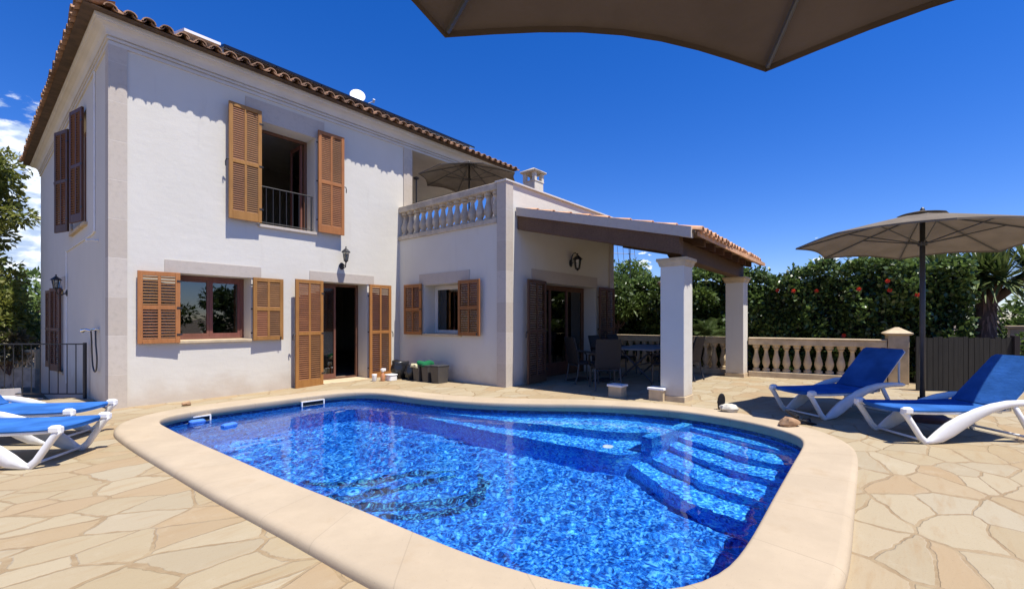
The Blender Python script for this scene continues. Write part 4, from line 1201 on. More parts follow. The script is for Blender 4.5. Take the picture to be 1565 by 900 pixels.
# outdoor shower on the shaded wall
sh = thing('garden_shower', 'chrome hand shower with a looped hose on the shaded side wall near the corner', 'shower', (XW, 10.5, 1.2))
b = MB(); b.tube([(XW - .001, 10.45, 1.25), (XW - .06, 10.45, 1.25), (XW - .075, 10.62, 1.25)], .022, 8); b.lathe([(.045, -.012), (.045, .012)], (XW - .02, 10.45, 1.25), 12); b.build('mixer_tap', M_CHROME, sh)
b = MB(); b.tube([(XW - .085, 10.60, 1.23), (XW - .13, 10.72, 1.245), (XW - .16, 10.86, 1.225)], [.016, .018, .036], 10); b.build('shower_head', M_CHROME, sh)
b = MB(); pts = [(XW - .05, 10.42, 1.23), (XW - .055, 10.36, 1.0), (XW - .05, 10.29, 0.78), (XW - .05, 10.33, 0.60), (XW - .05, 10.47, 0.53), (XW - .055, 10.62, 0.60), (XW - .06, 10.68, 0.80), (XW - .07, 10.65, 1.05), (XW - .085, 10.60, 1.22)]
P3 = curve([p[1:] for p in pts], 4); xs = np.interp(np.linspace(0, 1, len(P3)), np.linspace(0, 1, len(pts)), [p[0] for p in pts])
b.tube([(x, p[0], p[1]) for x, p in zip(xs, P3)], .012, 7); b.build('hose', M_PGREY, sh, smooth=True)

# ================================================================== TERRACE BALUSTRADES
BW = 0.13
def balustrade(name, label, A, B, zb, first_gap=0.10, posts=()):
    A = Vector((A[0], A[1], 0)); B = Vector((B[0], B[1], 0)); L = (B - A).length; d = (B - A).normalized(); ang = math.atan2(d.y, d.x)
    o = thing(name, label, 'balustrade', (A.x, A.y, zb), ang, 'stone balustrades round the terrace')
    M = Matrix.Translation(Vector((A.x, A.y, zb))) @ Matrix.Rotation(ang, 4, 'Z')
    b = MB(); b.box(0, L, -.13, .13, -.05, .13, M); b.build('base', M_SAND, o, bevel=0.012)
    b = MB(); b.box(0, L, -.12, .12, .765, .90, M); b.box(0, L, -.145, .145, .9005, .935, M); b.build('rail', M_SAND, o, bevel=0.012)
    n = int((L - .12) / .205)
    for k in range(n):
        x = .06 + (L - .12) * (k + .5) / n
        c = M @ Vector((x, 0, .13))
        b = MB(); b.lathe(baluster_profile(.636, .082), tuple(c), 12); b.build('baluster', M_SAND, o, autos=40)
    return o
balustrade('terrace_balustrade', 'sunlit sandstone balustrade from the right porch column to the corner post', (12.255, 2.765), (12.72, 0.18), .06)
balustrade('terrace_balustrade', 'shaded sandstone balustrade behind the dining table under the porch', (12.27, 3.19), (12.42, 9.2), .06)
po = thing('balustrade_post', 'square sandstone post with a pyramid cap at the end of the balustrade', 'post', (12.80, 0.0, .06), R_(-80))
Mp = Matrix.Translation(Vector((12.80, 0.0, .06))) @ Matrix.Rotation(R_(-80), 4, 'Z')
b = MB(); b.box(-.17, .17, -.17, .17, -.05, .765, Mp); b.box(-.175, .175, -.175, .175, .7655, 1.035, Mp); b.build('shaft', M_SAND, po, bevel=0.008)
b = MB(); b.loft([[tuple(Mp @ Vector((sx * q, sy * q, z))) for sx, sy in ((-1, -1), (1, -1), (1, 1), (-1, 1))] for q, z in ((.20, 1.0355), (.235, 1.06), (.235, 1.075), (.03, 1.20))]); b.build('cap', M_SAND, po)
# low corner stub walls at the pool side of the porch
for x, y, lab in ((7.44, 3.80, 'low cream block pillar with a flat cap left of the other one, before the porch'), (7.55, 3.10, 'low cream block pillar with a flat cap standing against the white porch column')):
    o = thing('block_pillar', lab, 'stub pillar', (x, y, .06), 0, 'low block pillars by the pool')
    b = MB(); b.box(x - .105, x + .105, y - .125, y + .125, 0.02, .235); b.build('block', M_SAND, o, bevel=0.008)
    b = MB(); b.box(x - .125, x + .125, y - .145, y + .145, .2355, .275); b.build('cap', M_WHITE, o, bevel=0.008)
# door mats
for x, y, rz, lab in ((9.0, 5.55, .05, 'dark doormat lying in front of the French door, nearer the wall'), (9.25, 5.05, .2, 'dark doormat lying out on the porch floor before the chairs')):
    b = MB(); b.box(-.36, .36, -.17, .17, 0, .015); o = b.build('doormat', M_MAT, bevel=0.004); o.location = (x, y, .064); o.rotation_euler = (0, 0, rz)
    tag(o, lab, 'doormat', 'doormats on the porch')

# ================================================================== IRON RAILING, SIDE YARD
fr = thing('iron_railing', 'black iron bar railing beside the shaded side wall behind the left loungers', 'railing', (1.40, 11.34, 0))
rd = np.array((-.643, .766))
def RP(t, z): return (1.40 + rd[0] * t, 11.34 + rd[1] * t, z)
for t in (0, 2.6):
    b = MB(); b.tube([RP(t, -.02), RP(t, 1.0)], .028, 8); b.build('post', M_IRON, fr)
b = MB(); b.box(0, 2.6, -.02, .02, .965, .985, Matrix.Translation(Vector(RP(0, 0))) @ Matrix.Rotation(math.atan2(rd[1], rd[0]), 4, 'Z')); b.build('top_rail', M_IRON, fr)
b = MB(); b.tube([RP(0, .07), RP(2.6, .07)], .012, 6); b.build('bottom_rail', M_IRON, fr)
for k in range(1, 16):
    b = MB(); b.tube([RP(k * .1625, .07), RP(k * .1625, .97)], .0085, 6); b.build('bar', M_IRON, fr)
# pierced garden wall far on the left
gw = thing('garden_wall', 'low cream garden wall of pierced ornamental blocks behind the iron railing', 'garden wall', (1.2, 20.6, -.7))
Mg = Matrix.Translation(Vector((1.42, 19.98, -.60))) @ Matrix.Rotation(math.atan2(.766, -.643), 4, 'Z')
b = MB(); b.box(0, 4.2, -.10, .10, 0, .55, Mg); b.build('base', M_GARDENW, gw)
b = MB(); b.box(0, 4.2, -.12, .12, 1.05, 1.13, Mg); b.build('coping', M_SAND, gw)
for k in range(8):
    x0 = k * .52; b = MB()
    b.box(x0, x0 + .05, -.07, .07, .55, 1.05, Mg); b.box(x0 + .05, x0 + .52, -.07, .07, .55, .60, Mg); b.box(x0 + .05, x0 + .52, -.07, .07, 1.0, 1.0495, Mg)
    for q in range(4):
        a = q * PI / 4
        Ms = Mg @ Matrix.Translation(Vector((x0 + .285, 0, .80))) @ Matrix.Rotation(a, 4, 'Y')
        b.box(-.24 if q % 2 == 0 else -.27, .24 if q % 2 == 0 else .27, -.06 + q * .002, .06 - q * .002, -.02, .02, Ms)
    b.build('pierced_block', M_SAND, gw)
# white garden chair in the sunken side yard
ch = thing('garden_chair', 'white plastic garden chair in the sunken yard behind the iron railing', 'chair', (0.62, 12.7, -.75), R_(150))
Mc = wm(ch)
b = MB(); b.box(-.24, .24, -.23, .23, .40, .44, Mc); b.build('seat', M_WPLAST, ch, bevel=0.012)
b = MB(); b.loft([[tuple(Mc @ Vector((x, .22 + .12 * (z - .42) / .45 + .03 * (1 - (x / .24) ** 2) + e, z))) for x, e in [(-.24, 0), (-.12, 0), (0, 0), (.12, 0), (.24, 0), (.24, .025), (.12, .025), (0, .025), (-.12, .025), (-.24, .025)]] for z in (.44, .62, .80, .92)]); b.build('backrest', M_WPLAST, ch)
for sx in (-1, 1):
    b = MB(); b.tube([Mc @ Vector((sx * .25, .24, .64)), Mc @ Vector((sx * .27, .0, .66)), Mc @ Vector((sx * .26, -.22, .63)), Mc @ Vector((sx * .25, -.22, .42))], .022, 8); b.build('armrest', M_WPLAST, ch)
    for sy in (-1, 1):
        b = MB(); b.tube([Mc @ Vector((sx * .21, sy * .2, .41)), Mc @ Vector((sx * .25, sy * .25, 0))], .02, 8); b.build('leg', M_WPLAST, ch)

# ================================================================== SMALL THINGS BY THE POOL
# bins against the shaded wing wall
def slim_bin(x, y, w, d, h, lab):
    o = thing('pedal_bin', lab, 'bin', (x, y, .05), 0, 'grey bins by the wing wall')
    b = MB(); b.loft([[(x - q * w / 2, y - q * d / 2, z), (x + q * w / 2, y - q * d / 2, z), (x + q * w / 2, y + q * d / 2, z), (x - q * w / 2, y + q * d / 2, z)] for q, z in ((.84, .05), (1.0, .05 + h * .93))]); b.build('body', M_BIN, o, bevel=0.012)
    b = MB(); q = 1.04; b.loft([[(x - q * w / 2, y - q * d / 2, z), (x + q * w / 2, y - q * d / 2, z), (x + q * w / 2, y + q * d / 2, z), (x - q * w / 2, y + q * d / 2, z)] for z in (.05 + h * .9305, .05 + h)]); b.build('lid_rim', M_PGREY, o, bevel=0.006)
slim_bin(6.55, 8.16, .30, .22, .37, 'grey bin next to the black bags, with a folded cloth on it')
slim_bin(6.57, 7.88, .30, .22, .38, 'grey bin between the other two grey bins')
slim_bin(6.60, 7.58, .32, .26, .39, 'widest grey bin, nearest the stone corner of the wing')
def bag(x, y, w, h, lab, seed):
    rr = random.Random(seed); b = MB(); rings = []
    for k in range(9):
        z = h * k / 8; q = w * (.42 + .16 * math.sin(PI * k / 9)) * (1.1 if k == 8 else 1)
        rings.append([(q * math.cos(a) * (1 + rr.uniform(-.10, .10)), q * .8 * math.sin(a) * (1 + rr.uniform(-.10, .10)), z + (rr.uniform(-.03, .05) if k > 6 else 0)) for a in np.linspace(0, 2 * PI, 16, endpoint=False)])
    b.loft(rings); o = b.build('refuse_bag', M_BAG, smooth=True); o.location = (x, y, .045); tag(o, lab, 'bag', 'black bags by the wing wall')
bag(6.52, 8.86, .40, .40, 'black plastic bag nearest the white bottles, tall with an open rim', 4)
bag(6.58, 8.50, .34, .33, 'black plastic bag slumped between the taller bag and the grey bins', 5)
def cloth(x, y, z, w, d, mat, lab, seed, h=.05):
    rr = np.random.default_rng(seed); n = 9; b = MB(); V = []
    ph = rr.uniform(0, 6, 6)
    for j in range(n):
        for i in range(n):
            u = i / (n - 1) * 2 - 1; v = j / (n - 1) * 2 - 1
            zz = h * (.6 + .4 * math.sin(3 * u + ph[0]) * math.cos(2.6 * v + ph[1])) * (1 - .5 * max(abs(u), abs(v)) ** 3) - (.07 if max(abs(u), abs(v)) > .95 else 0)
            V.append((w / 2 * u * (1 + .08 * math.sin(5 * v + ph[2])), d / 2 * v * (1 + .08 * math.sin(5 * u + ph[3])), zz))
    b.v = V; b.f = [(j * n + i, j * n + i + 1, (j + 1) * n + i + 1, (j + 1) * n + i) for j in range(n - 1) for i in range(n - 1)]
    o = b.build('folded_cloth', mat, smooth=True); o.location = (x, y, z); sol = o.modifiers.new('s', 'SOLIDIFY'); sol.thickness = .012
    tag(o, lab, 'cloth', 'cloths lying on the bins')
cloth(6.52, 8.20, .43, .30, .26, M_CREAMC, 'cream cloth hanging over the grey bin beside the bags', 2, .03)
cloth(6.56, 8.02, .455, .30, .34, M_GREEN, 'bright green cloth heaped over the grey bins', 3, .075)
# bottles and pots by the right door shutter
sb = thing('spray_bottle', 'white spray bottle with amber liquid standing beside the right door shutter', 'spray bottle', (5.98, 8.78, .04))
b = MB(); b.lathe([(.045, 0), (.05, .01), (.05, .12), (.042, .17), (.02, .20), (.018, .23)], (5.98, 8.78, .04), 12); b.build('bottle', M_ORANGE, sb, smooth=True)
b = MB(); b.box(5.95, 6.05, 8.755, 8.805, .275, .335); b.lathe([(.028, .22), (.03, .29), (.026, .30)], (5.98, 8.78, .04), 10); b.box(5.925, 5.95, 8.77, 8.79, .30, .325); b.build('spray_head', M_WPLAST, sb, bevel=0.008)
tub = thing('white_tub', 'white plastic tub with a lid standing next to the spray bottle', 'tub', (6.16, 8.72, .045))
b = MB(); b.box(6.06, 6.26, 8.62, 8.82, .045, .175, ch=.02); b.build('body', M_WPLAST, tub)
b = MB(); b.box(6.05, 6.27, 8.61, 8.83, .1755, .20, ch=.01); b.build('lid', M_WPLAST, tub)
b = MB(); b.lathe([(.035, 0), (.05, .03), (.055, .15), (.058, .17), (.04, .171)], (0, 0, 0), 12); o = b.build('cleaning_jar', M_WPLAST, smooth=True); o.location = (5.86, 8.92, .038); tag(o, 'small white jar against the foot of the right door shutter', 'jar')
# stones and sandals
def rock(x, y, z, sx, sy, sz, mat, lab, seed, rz=0.0):
    rr = np.random.default_rng(seed); b = MB(); rings = []
    dirs_ = rr.normal(size=(14, 3)); dirs_ /= np.linalg.norm(dirs_, axis=1, keepdims=True); dep = rr.uniform(.62, .95, 14)
    for j in range(9):
        th = PI * (j + .3) / 9.6 ; r = []
        for a in np.linspace(0, 2 * PI, 14, endpoint=False):
            d = np.array((math.sin(th) * math.cos(a), math.sin(th) * math.sin(a), -math.cos(th)))
            k = min(1.0, float(np.min(np.where(dirs_ @ d > .2, dep / np.maximum(dirs_ @ d, .2), 9))))
            k *= 1 + .04 * rr.normal()
            r.append((d[0] * k * sx, d[1] * k * sy, max(d[2] * k, -.55) * sz + .55 * sz))
        rings.append(r)
    b.loft(rings); o = b.build('rock', mat, autos=28); o.location = (x, y, z); o.rotation_euler = (0, 0, rz); tag(o, lab, 'stone', 'loose stones round the pool edge')
rock(7.22, 1.90, .062, .15, .11, .075, M_ROCKP, 'pale mottled stone on the pool edge with a black sandal stuck behind it', 5, -.9)
rock(6.72, 1.05, .062, .15, .11, .085, M_ROCKB, 'brown stone on the pool edge near the dark sandals and the right loungers', 8, -.6)
rock(2.34, 8.98, .002, .085, .06, .05, M_ROCKB, 'rough brown stone lying at the foot of the sunlit villa wall', 3, .3)
def sandal(loc, rot, lab):
    b = MB(); n = 16
    out = [(.105 * math.cos(a) * 1.40, .056 * math.sin(a) * (1 + .18 * math.cos(a))) for a in np.linspace(0, 2 * PI, n, endpoint=False)]
    b.prism(out, 0, .022)
    o = b.build('sandal', M_RUBBER, bevel=0.005); o.location = loc; o.rotation_euler = rot; tag(o, lab, 'sandal', 'black sandals on the pool edge')
    s = MB(); s.tube([(.075, 0, .022), (.05, .02, .055), (0.0, .043, .045), (-.02, .046, .012)], .007, 6); s.tube([(.075, 0, .022), (.05, -.02, .055), (0.0, -.043, .045), (-.02, -.046, .012)], .007, 6); s.build('strap', M_RUBBER, o, local=True)
sandal((7.31, 2.02, .165), (0, R_(-82), R_(-140)), 'black rubber sandal standing upright behind the pale mottled stone')
sandal((6.86, 1.03, .165), (R_(15), R_(35), R_(-35)), 'black rubber sandal leaning on the brown stone, sole up')
sandal((7.0, .92, .085), (R_(-10), R_(14), R_(-60)), 'black rubber sandal lying flat behind the brown stone')

# ================================================================== SUN LOUNGERS
LG = 'blue and white sun loungers round the pool'
def make_lounger(label, back=46.0):
    t = thing('sun_lounger', label, 'sun lounger', (0, 0, 0), 0, LG)
    Wd = .31
    # sling seat wraps the side rails
    b = MB(); xs = [0.03, .05, .09, .2, .4, .7, 1.0, 1.17]
    rings = []
    for x in xs:
        k = {0.03: .80, .05: .91, .09: .97}.get(x, 1.0)
        y1 = Wd * k + .005
        zc = .365 - .012 * math.sin(PI * min(1, x / 1.17)) - (.012 if x < .04 else 0)
        sag = .010
        top = [(x, y, zc + .018 - sag * (1 - (y / y1) ** 2)) for y in np.linspace(-y1 + .02, y1 - .02, 7)]
        bot = [(x, y, zc - .02 - sag * (1 - (y / y1) ** 2)) for y in np.linspace(y1 - .02, -y1 + .02, 7)]
        rings.append([(x, -y1 - .004, zc - .003)] + top + [(x, y1 + .004, zc - .003)] + bot)
    b.loft(rings); b.build('seat', M_BLUE, t, autos=60, local=True)
    a = R_(back); hx, hz = 1.19, .375
    b = MB(); rings = []
    for s in (0.0, .06, .2, .4, .6, .72, .755):
        y1 = Wd * (.99 - .06 * s) - (.03 if s > .74 else 0)
        px, pz = hx + s * math.cos(a), hz + s * math.sin(a); nx, nz = -math.sin(a), math.cos(a)
        cu = .014 * math.sin(PI * s / .755)
        f = [(px + nx * (.014 - cu * (1 - (y / y1) ** 2)), y, pz + nz * (.014 - cu * (1 - (y / y1) ** 2))) for y in np.linspace(-y1, y1, 7)]
        k = [(px - nx * (.014 + cu * (1 - (y / y1) ** 2)), y, pz - nz * (.014 + cu * (1 - (y / y1) ** 2))) for y in np.linspace(y1, -y1, 7)]
        rings.append(f + k)
    b.loft(rings); b.build('backrest', M_BLUE, t, autos=60, local=True)
    # back frame: white rails behind the sling and the support struts
    b = MB()
    for sy in (-1, 1):
        pts = []
        for s in (0, .3, .6, .74): pts.append((hx + s * math.cos(a) + .022 * math.sin(a), sy * (Wd - .035), hz + s * math.sin(a) - .022 * math.cos(a)))
        b.tube(pts, .019, 8)
        m = Vector(pts[2]); b.tube([m, (1.62, sy * (Wd - .03), .41)], .014, 6)
    b.tube([(hx + .74 * math.cos(a) + .02 * math.sin(a), -Wd + .04, hz + .74 * math.sin(a) - .02 * math.cos(a)), (hx + .74 * math.cos(a) + .02 * math.sin(a), Wd - .04, hz + .74 * math.sin(a) - .02 * math.cos(a))], .019, 8)
    b.tube([(1.62, -Wd + .03, .41), (1.62, Wd - .03, .41)], .014, 6)
    b.build('back_frame', M_WPLAST, t, smooth=True, local=True)
    b = MB()
    for sy in (-1, 1): b.sweep_xz([(.06, .335, .035), (.4, .325, .04), (.9, .325, .04), (1.25, .36, .05)], sy * (Wd - .03), .04)
    for x in (.25, 1.15): b.tube([(x, -Wd + .03, .325), (x, Wd - .03, .325)], .016, 8)
    b.build('seat_rail', M_WPLAST, t, smooth=True, local=True)
    for sy in (-1, 1):
        b = MB(); y = sy * (Wd + .016)
        b.sweep_xz([(-.012, .352, .05), (.03, .318, .062), (.11, .20, .058), (.19, .075, .06), (.245, .02, .07), (.262, .0, .03)], y, .05)
        b.build('front_leg', M_WPLAST, t, smooth=True, local=True)
        b = MB(); b.box(-.02, .09, y - .045, y + .03, .325, .40, ch=.018); b.build('corner_cap', M_WPLAST, t, local=True)
        b = MB(); b.sweep_xz([(.235, .012, .03), (.30, .030, .062), (.40, .075, .135), (.52, .15, .165), (.68, .245, .15), (.84, .325, .12), (1.0, .385, .095), (1.18, .425, .078), (1.4, .437, .065), (1.6, .430, .055), (1.64, .428, .03)], y, .055)
        b.build('armrest', M_WPLAST, t, smooth=True, local=True)
        b = MB(); b.sweep_xz([(1.24, .415, .05), (1.34, .25, .05), (1.45, .06, .05), (1.47, .0, .04)], y, .045); b.build('rear_leg', M_WPLAST, t, smooth=True, local=True)
    for x, z in ((.25, .03), (1.45, .05)):
        b = MB(); b.tube([(x, -Wd, z), (x, Wd, z)], .014, 8); b.build('cross_bar', M_WPLAST, t, smooth=True, local=True)
    return t
lg = make_lounger('blue sun lounger standing nearest the camera at the right edge, partly in the sun')
RA = R_(-50)
lg.location = (6.79, .165, .063); lg.rotation_euler = (0, 0, RA + .03)
def put_lounger(loc, rz, label):
    c = copy_tree(lg); c.location = loc; c.rotation_euler = (0, 0, rz); c['label'] = label
put_lounger((7.45, 1.16, .063), RA + .24, 'blue sun lounger wholly in the parasol shade, before the stone balustrade')
put_lounger((.79, 6.36, .003), RA + PI + .16, 'blue sun lounger lower at the left edge, its white front leg nearest the camera')
put_lounger((1.0, 7.40, .003), RA + PI + .12, 'blue sun lounger at the left edge, nearer the iron railing and the villa corner')

# ================================================================== PARASOLS
def parasol(label, base, pole_h, r, z_rim, z_top, n, rot, fab, pole_m, pole_r=.028, tilt=(0, 0), base_m=None, base_r=.27, vent=True, strut=.55):
    o = thing('parasol', label, 'parasol', base, 0, 'parasols')
    x, y, z0 = base
    b = MB(); b.tube([(x, y, z0 + .02), (x, y, z_top - .02)], pole_r, 12); b.build('pole', pole_m, o, smooth=True)
    if base_r:
        b = MB(); b.lathe([(base_r, 0), (base_r, .05), (base_r * .9, .075), (.06, .085), (.05, .30), (.045, .305)], (x, y, z0), 24); b.build('base', base_m or M_PGREY, o, autos=40)
    def zt(px, py): return tilt[0] * px + tilt[1] * py
    nr, ng = 8, 8
    V = []; F = []
    def canopy(V, F, r0, r1, zoff, edge_dip):
        base_i = len(V)
        cols = n * ng
        for j in range(nr + 1):
            f = j / nr; rr = r0 + (r1 - r0) * f
            for c in range(cols):
                g = (c % ng) / ng; k = c // ng
                a0 = rot + 2 * PI * k / n; a1 = a0 + 2 * PI / n
                p = np.array((math.cos(a0), math.sin(a0))) * (1 - g) + np.array((math.cos(a1), math.sin(a1))) * g
                bow = math.sin(PI * g)
                scal = 1 - edge_dip * .8 * bow * f ** 3
                px, py = p * rr * scal
                q = rr / r
                zz = z_top + (z_rim - z_top) * (q ** 1.06)
                zz += .034 * bow * q * (f ** .5) - .012 * bow * math.sin(PI * f)
                V.append((x + px, y + py, zz + zt(px, py) + zoff))
        for j in range(nr):
            for c in range(cols):
                a = base_i + j * cols + c; b2 = base_i + j * cols + (c + 1) % cols
                F.append((a, b2, b2 + cols, a + cols))
    canopy(V, F, .05, r, 0.0, .055)
    co = fast_mesh('canopy', V, F, fab, o, smooth=True)
    # hem
    b = MB(); cols = n * ng
    rim = [V[nr * cols + c] for c in range(cols)]
    b.loft([[rim[c], (rim[c][0], rim[c][1], rim[c][2] - .022)] for c in list(range(cols)) + [0]], False, False, closed=False); b.build('hem', fab, co)
    if vent:
        V2 = []; F2 = []; canopy(V2, F2, .02, r * .19, .03, .03); fast_mesh('vent_cap', V2, F2, fab, co, smooth=True)
        b = MB(); b.lathe([(.03, .0), (.022, .022), (.010, .04)], (x, y, z_top + .03), 10); b.build('finial', pole_m, o)
    zh = z_top + (z_rim - z_top) * .80 - .02
    for k in range(n):
        a = rot + 2 * PI * k / n; c, s = math.cos(a), math.sin(a)
        def pt(q, dz): return (x + c * q * r, y + s * q * r, z_top + (z_rim - z_top) * q ** 1.06 + zt(c * q * r, s * q * r) + dz)
        b = MB(); b.tube([pt(.02, -.03), pt(.5, -.022), pt(.985, -.018)], .0095, 6); rb = b.build('rib', pole_m, o)
        b = MB(); b.tube([(x + c * .04, y + s * .04, zh - .08), pt(strut, -.026)], .008, 6); b.build('strut', pole_m, rb)
    b = MB(); b.lathe([(.05, -.03), (.055, .02), (.04, .04)], (x, y, zh - .08), 12); b.build('runner', pole_m, o)
    b = MB(); b.lathe([(.05, -.03), (.05, .02)], (x, y, z_top - .04), 12); b.build('hub', pole_m, o)
    return o
lt, dt = -0.040, -0.018
# tilt measured along the picture's sideways and depth directions, turned into world axes
tx = lt * math.cos(RA) + dt * math.cos(RA + PI / 2); ty = lt * math.sin(RA) + dt * math.sin(RA + PI / 2)
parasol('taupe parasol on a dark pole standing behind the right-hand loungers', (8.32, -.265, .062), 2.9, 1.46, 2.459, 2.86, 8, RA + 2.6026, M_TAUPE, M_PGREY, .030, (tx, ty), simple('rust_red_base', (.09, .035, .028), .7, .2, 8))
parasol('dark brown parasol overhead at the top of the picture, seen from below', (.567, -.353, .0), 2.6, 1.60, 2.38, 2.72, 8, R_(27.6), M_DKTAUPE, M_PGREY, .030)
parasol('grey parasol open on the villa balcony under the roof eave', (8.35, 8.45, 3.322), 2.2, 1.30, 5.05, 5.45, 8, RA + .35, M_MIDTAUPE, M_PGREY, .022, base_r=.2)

# ================================================================== PORCH DINING SET
tb = thing('dining_table', 'long grey dining table on dark crossed legs under the porch', 'table', (10.15, 4.45, .062), R_(4))
Mt = wm(tb)
b = MB(); b.box(-.95, .95, -.5, .5, .70, .74, Mt); b.build('table_top', M_TABLE, tb, bevel=0.008)
for sx in (-1, 1):
    for sy in (-1, 1):
        b = MB(); b.tube([Mt @ Vector((sx * .70, -sy * .36, .70)), Mt @ Vector((sx * .70 + sx * .03 * sy, 0, .36)), Mt @ Vector((sx * .70, sy * .40, 0))], .022, 8); b.build('leg', M_PGREY, tb)
b = MB(); b.tube([Mt @ Vector((-.7, 0, .35)), Mt @ Vector((.7, 0, .35))], .018, 8); b.build('stretcher', M_PGREY, tb)
CG = 'brown wicker chairs round the dining table'
def make_chair():
    t = thing('wicker_chair', 'x', 'chair', (0, 0, 0), 0, CG)
    b = MB(); b.box(-.25, .25, -.24, .25, .40, .45, ch=.02); b.build('seat', M_WICKER, t, local=True)
    b = MB(); rings = []
    for z, dy in ((.44, .22), (.6, .245), (.8, .285), (.95, .325), (.985, .335)):
        w = .245 if z < .97 else .225
        rings.append([(x, dy + .02 * (x / .25) ** 2 * -1, z) for x in np.linspace(-w, w, 6)] + [(x, dy + .035 + .02 * (x / .25) ** 2 * -1, z) for x in np.linspace(w, -w, 6)])
    b.loft(rings); b.build('backrest', M_WICKER, t, local=True)
    for sx in (-1, 1):
        b = MB(); b.tube([(sx * .25, .27, .70), (sx * .275, .10, .685), (sx * .275, -.16, .65), (sx * .265, -.22, .58), (sx * .255, -.22, .44)], .021, 8); b.build('armrest', M_WICKER, t, smooth=True, local=True)
        b = MB(); b.tube([(sx * .24, -.21, .42), (sx * .25, -.235, 0)], .018, 8); b.build('leg', M_PGREY, t, local=True)
        b = MB(); b.tube([(sx * .24, .22, .42), (sx * .245, .25, .2), (sx * .25, .31, 0)], .018, 8); b.build('leg', M_PGREY, t, local=True)
    b = MB(); b.tube([(-.24, -.2, .38), (.24, -.2, .38)], .012, 6); b.tube([(-.24, .22, .38), (.24, .22, .38)], .012, 6); b.build('stretcher', M_PGREY, t, local=True)
    return t
c0 = make_chair()
def put_chair(x, y, rz, lab):
    c = c0 if put_chair.n == 0 else copy_tree(c0)
    put_chair.n += 1
    c.location = (x, y, .063); c.rotation_euler = (0, 0, rz); c['label'] = lab
put_chair.n = 0
# local -y is the way a sitter faces
put_chair(8.12, 4.42, R_(132), 'brown wicker chair pulled out toward the pool, its back turned to the camera')
put_chair(8.62, 5.22, R_(58), 'brown wicker chair standing sideways next to the French door')
put_chair(9.50, 3.72, R_(184), 'brown wicker chair on the pool side of the table, left of its neighbour')
put_chair(10.55, 3.68, R_(176), 'brown wicker chair on the pool side of the table, partly behind the white column')
put_chair(9.7, 5.25, R_(2), 'brown wicker chair on the far side of the table, nearer the house wall')
put_chair(10.65, 5.28, R_(-4), 'brown wicker chair on the far side of the table, nearer the balustrade')
put_chair(11.4, 4.5, R_(-88), 'brown wicker chair at the end of the table beside the balustrade')

# ================================================================== PLANTS
def limb(mb, a, b, r0, r1, rr, wob=.08, n=6):
    a = Vector(a); b = Vector(b); pts = []; L = (b - a).length
    for k in range(n + 1):
        t = k / n; p = a.lerp(b, t)
        if 0 < k < n: p += Vector((rr.uniform(-1, 1), rr.uniform(-1, 1), rr.uniform(-.5, .5))) * L * wob
        pts.append(p)
    mb.tube(pts, [r0 + (r1 - r0) * k / n for k in range(n + 1)], 7)
    return pts
def clump_points(centres, radii, n, seed, shell=.55):
    r = np.random.default_rng(seed); C = np.asarray(centres, float); Rr = np.asarray(radii, float)
    w = Rr.prod(axis=1) ** .7; w /= w.sum()
    idx = r.choice(len(C), n, p=w)
    d = r.normal(size=(n, 3)); d /= np.linalg.norm(d, axis=1, keepdims=True)
    q = r.uniform(0, 1, (n, 1)) ** (1 / 3.0) * (1 - shell) + shell * r.uniform(.75, 1.05, (n, 1))
    return C[idx] + d * q * Rr[idx], d

def tree(name, label, base, trunk_h, crown_c, crown_r, n_clump, n_leaf, leaf, mat, seed, trunk_r=.12, cat='tree', group=None, up=.35, stems=1, clump=.34, droop=0.1):
    rr = random.Random(seed); g = np.random.default_rng(seed)
    o = thing(name, label, cat, base, 0, group)
    cs = []; rs = []
    for k in range(n_clump):
        d = g.normal(size=3); d /= np.linalg.norm(d); q = g.uniform(.25, 1.0) ** .5
        cs.append(np.array(crown_c) + d * q * np.array(crown_r) * .82); s = clump * g.uniform(.6, 1.25)
        rs.append(np.array((1, 1, .75)) * s * float(np.mean(crown_r)))
    b = MB()
    for s in range(stems):
        off = (rr.uniform(-.25, .25), rr.uniform(-.25, .25)) if stems > 1 else (0, 0)
        top = (base[0] + (crown_c[0] - base[0]) * .5 + off[0], base[1] + (crown_c[1] - base[1]) * .5 + off[1], base[2] + trunk_h)
        limb(b, (base[0] + off[0] * .4, base[1] + off[1] * .4, base[2] - .1), top, trunk_r, trunk_r * .6, rr, .04)
        for k in range(s, min(n_clump, 18), stems):
            limb(b, top, tuple(cs[k]), trunk_r * .42, trunk_r * .08, rr, .07)
    b.build('trunk', M_BARK, o, smooth=True)
    P, d = clump_points(cs, rs, n_leaf, seed + 1)
    V, F = leaves(P, leaf, .5, up, d, seed + 2, droop)
    fast_mesh('crown', V, F, mat, o)
    return o

# long hibiscus hedge behind the balustrade
HX0, HX1, HY0, HY1 = 13.35, 14.6, -1.15, 9.6
hedge = thing('hibiscus_hedge', 'long dark green hedge dotted with red hibiscus flowers behind the stone balustrade', 'hedge', (14.0, 4.0, 0))
g = np.random.default_rng(21)
def hedge_top(y): return 2.62 + .12 * np.sin(y * 1.9) + .09 * np.sin(y * 4.3 + 1) + .10 * np.clip((1.2 - y) / 2.0, 0, 1) + .05 * np.sin(y * 9 + 2)
def hedge_face(y, z): return HX0 + .12 * np.sin(y * 2.7 + z * 2.1) + .10 * np.sin(y * 5.9 - z * 3.3) + .06 * np.sin(y * 11 + z * 7) + .10 * np.clip(z - 1.9, 0, 1)
n = 30000
ys = g.uniform(HY0, HY1, n); zs = g.uniform(0.05, 1, n) ** .9 * hedge_top(ys)
xs = hedge_face(ys, zs) + np.abs(g.normal(0, .16, n)) - .06
Pf = np.stack([xs, ys, zs], 1)
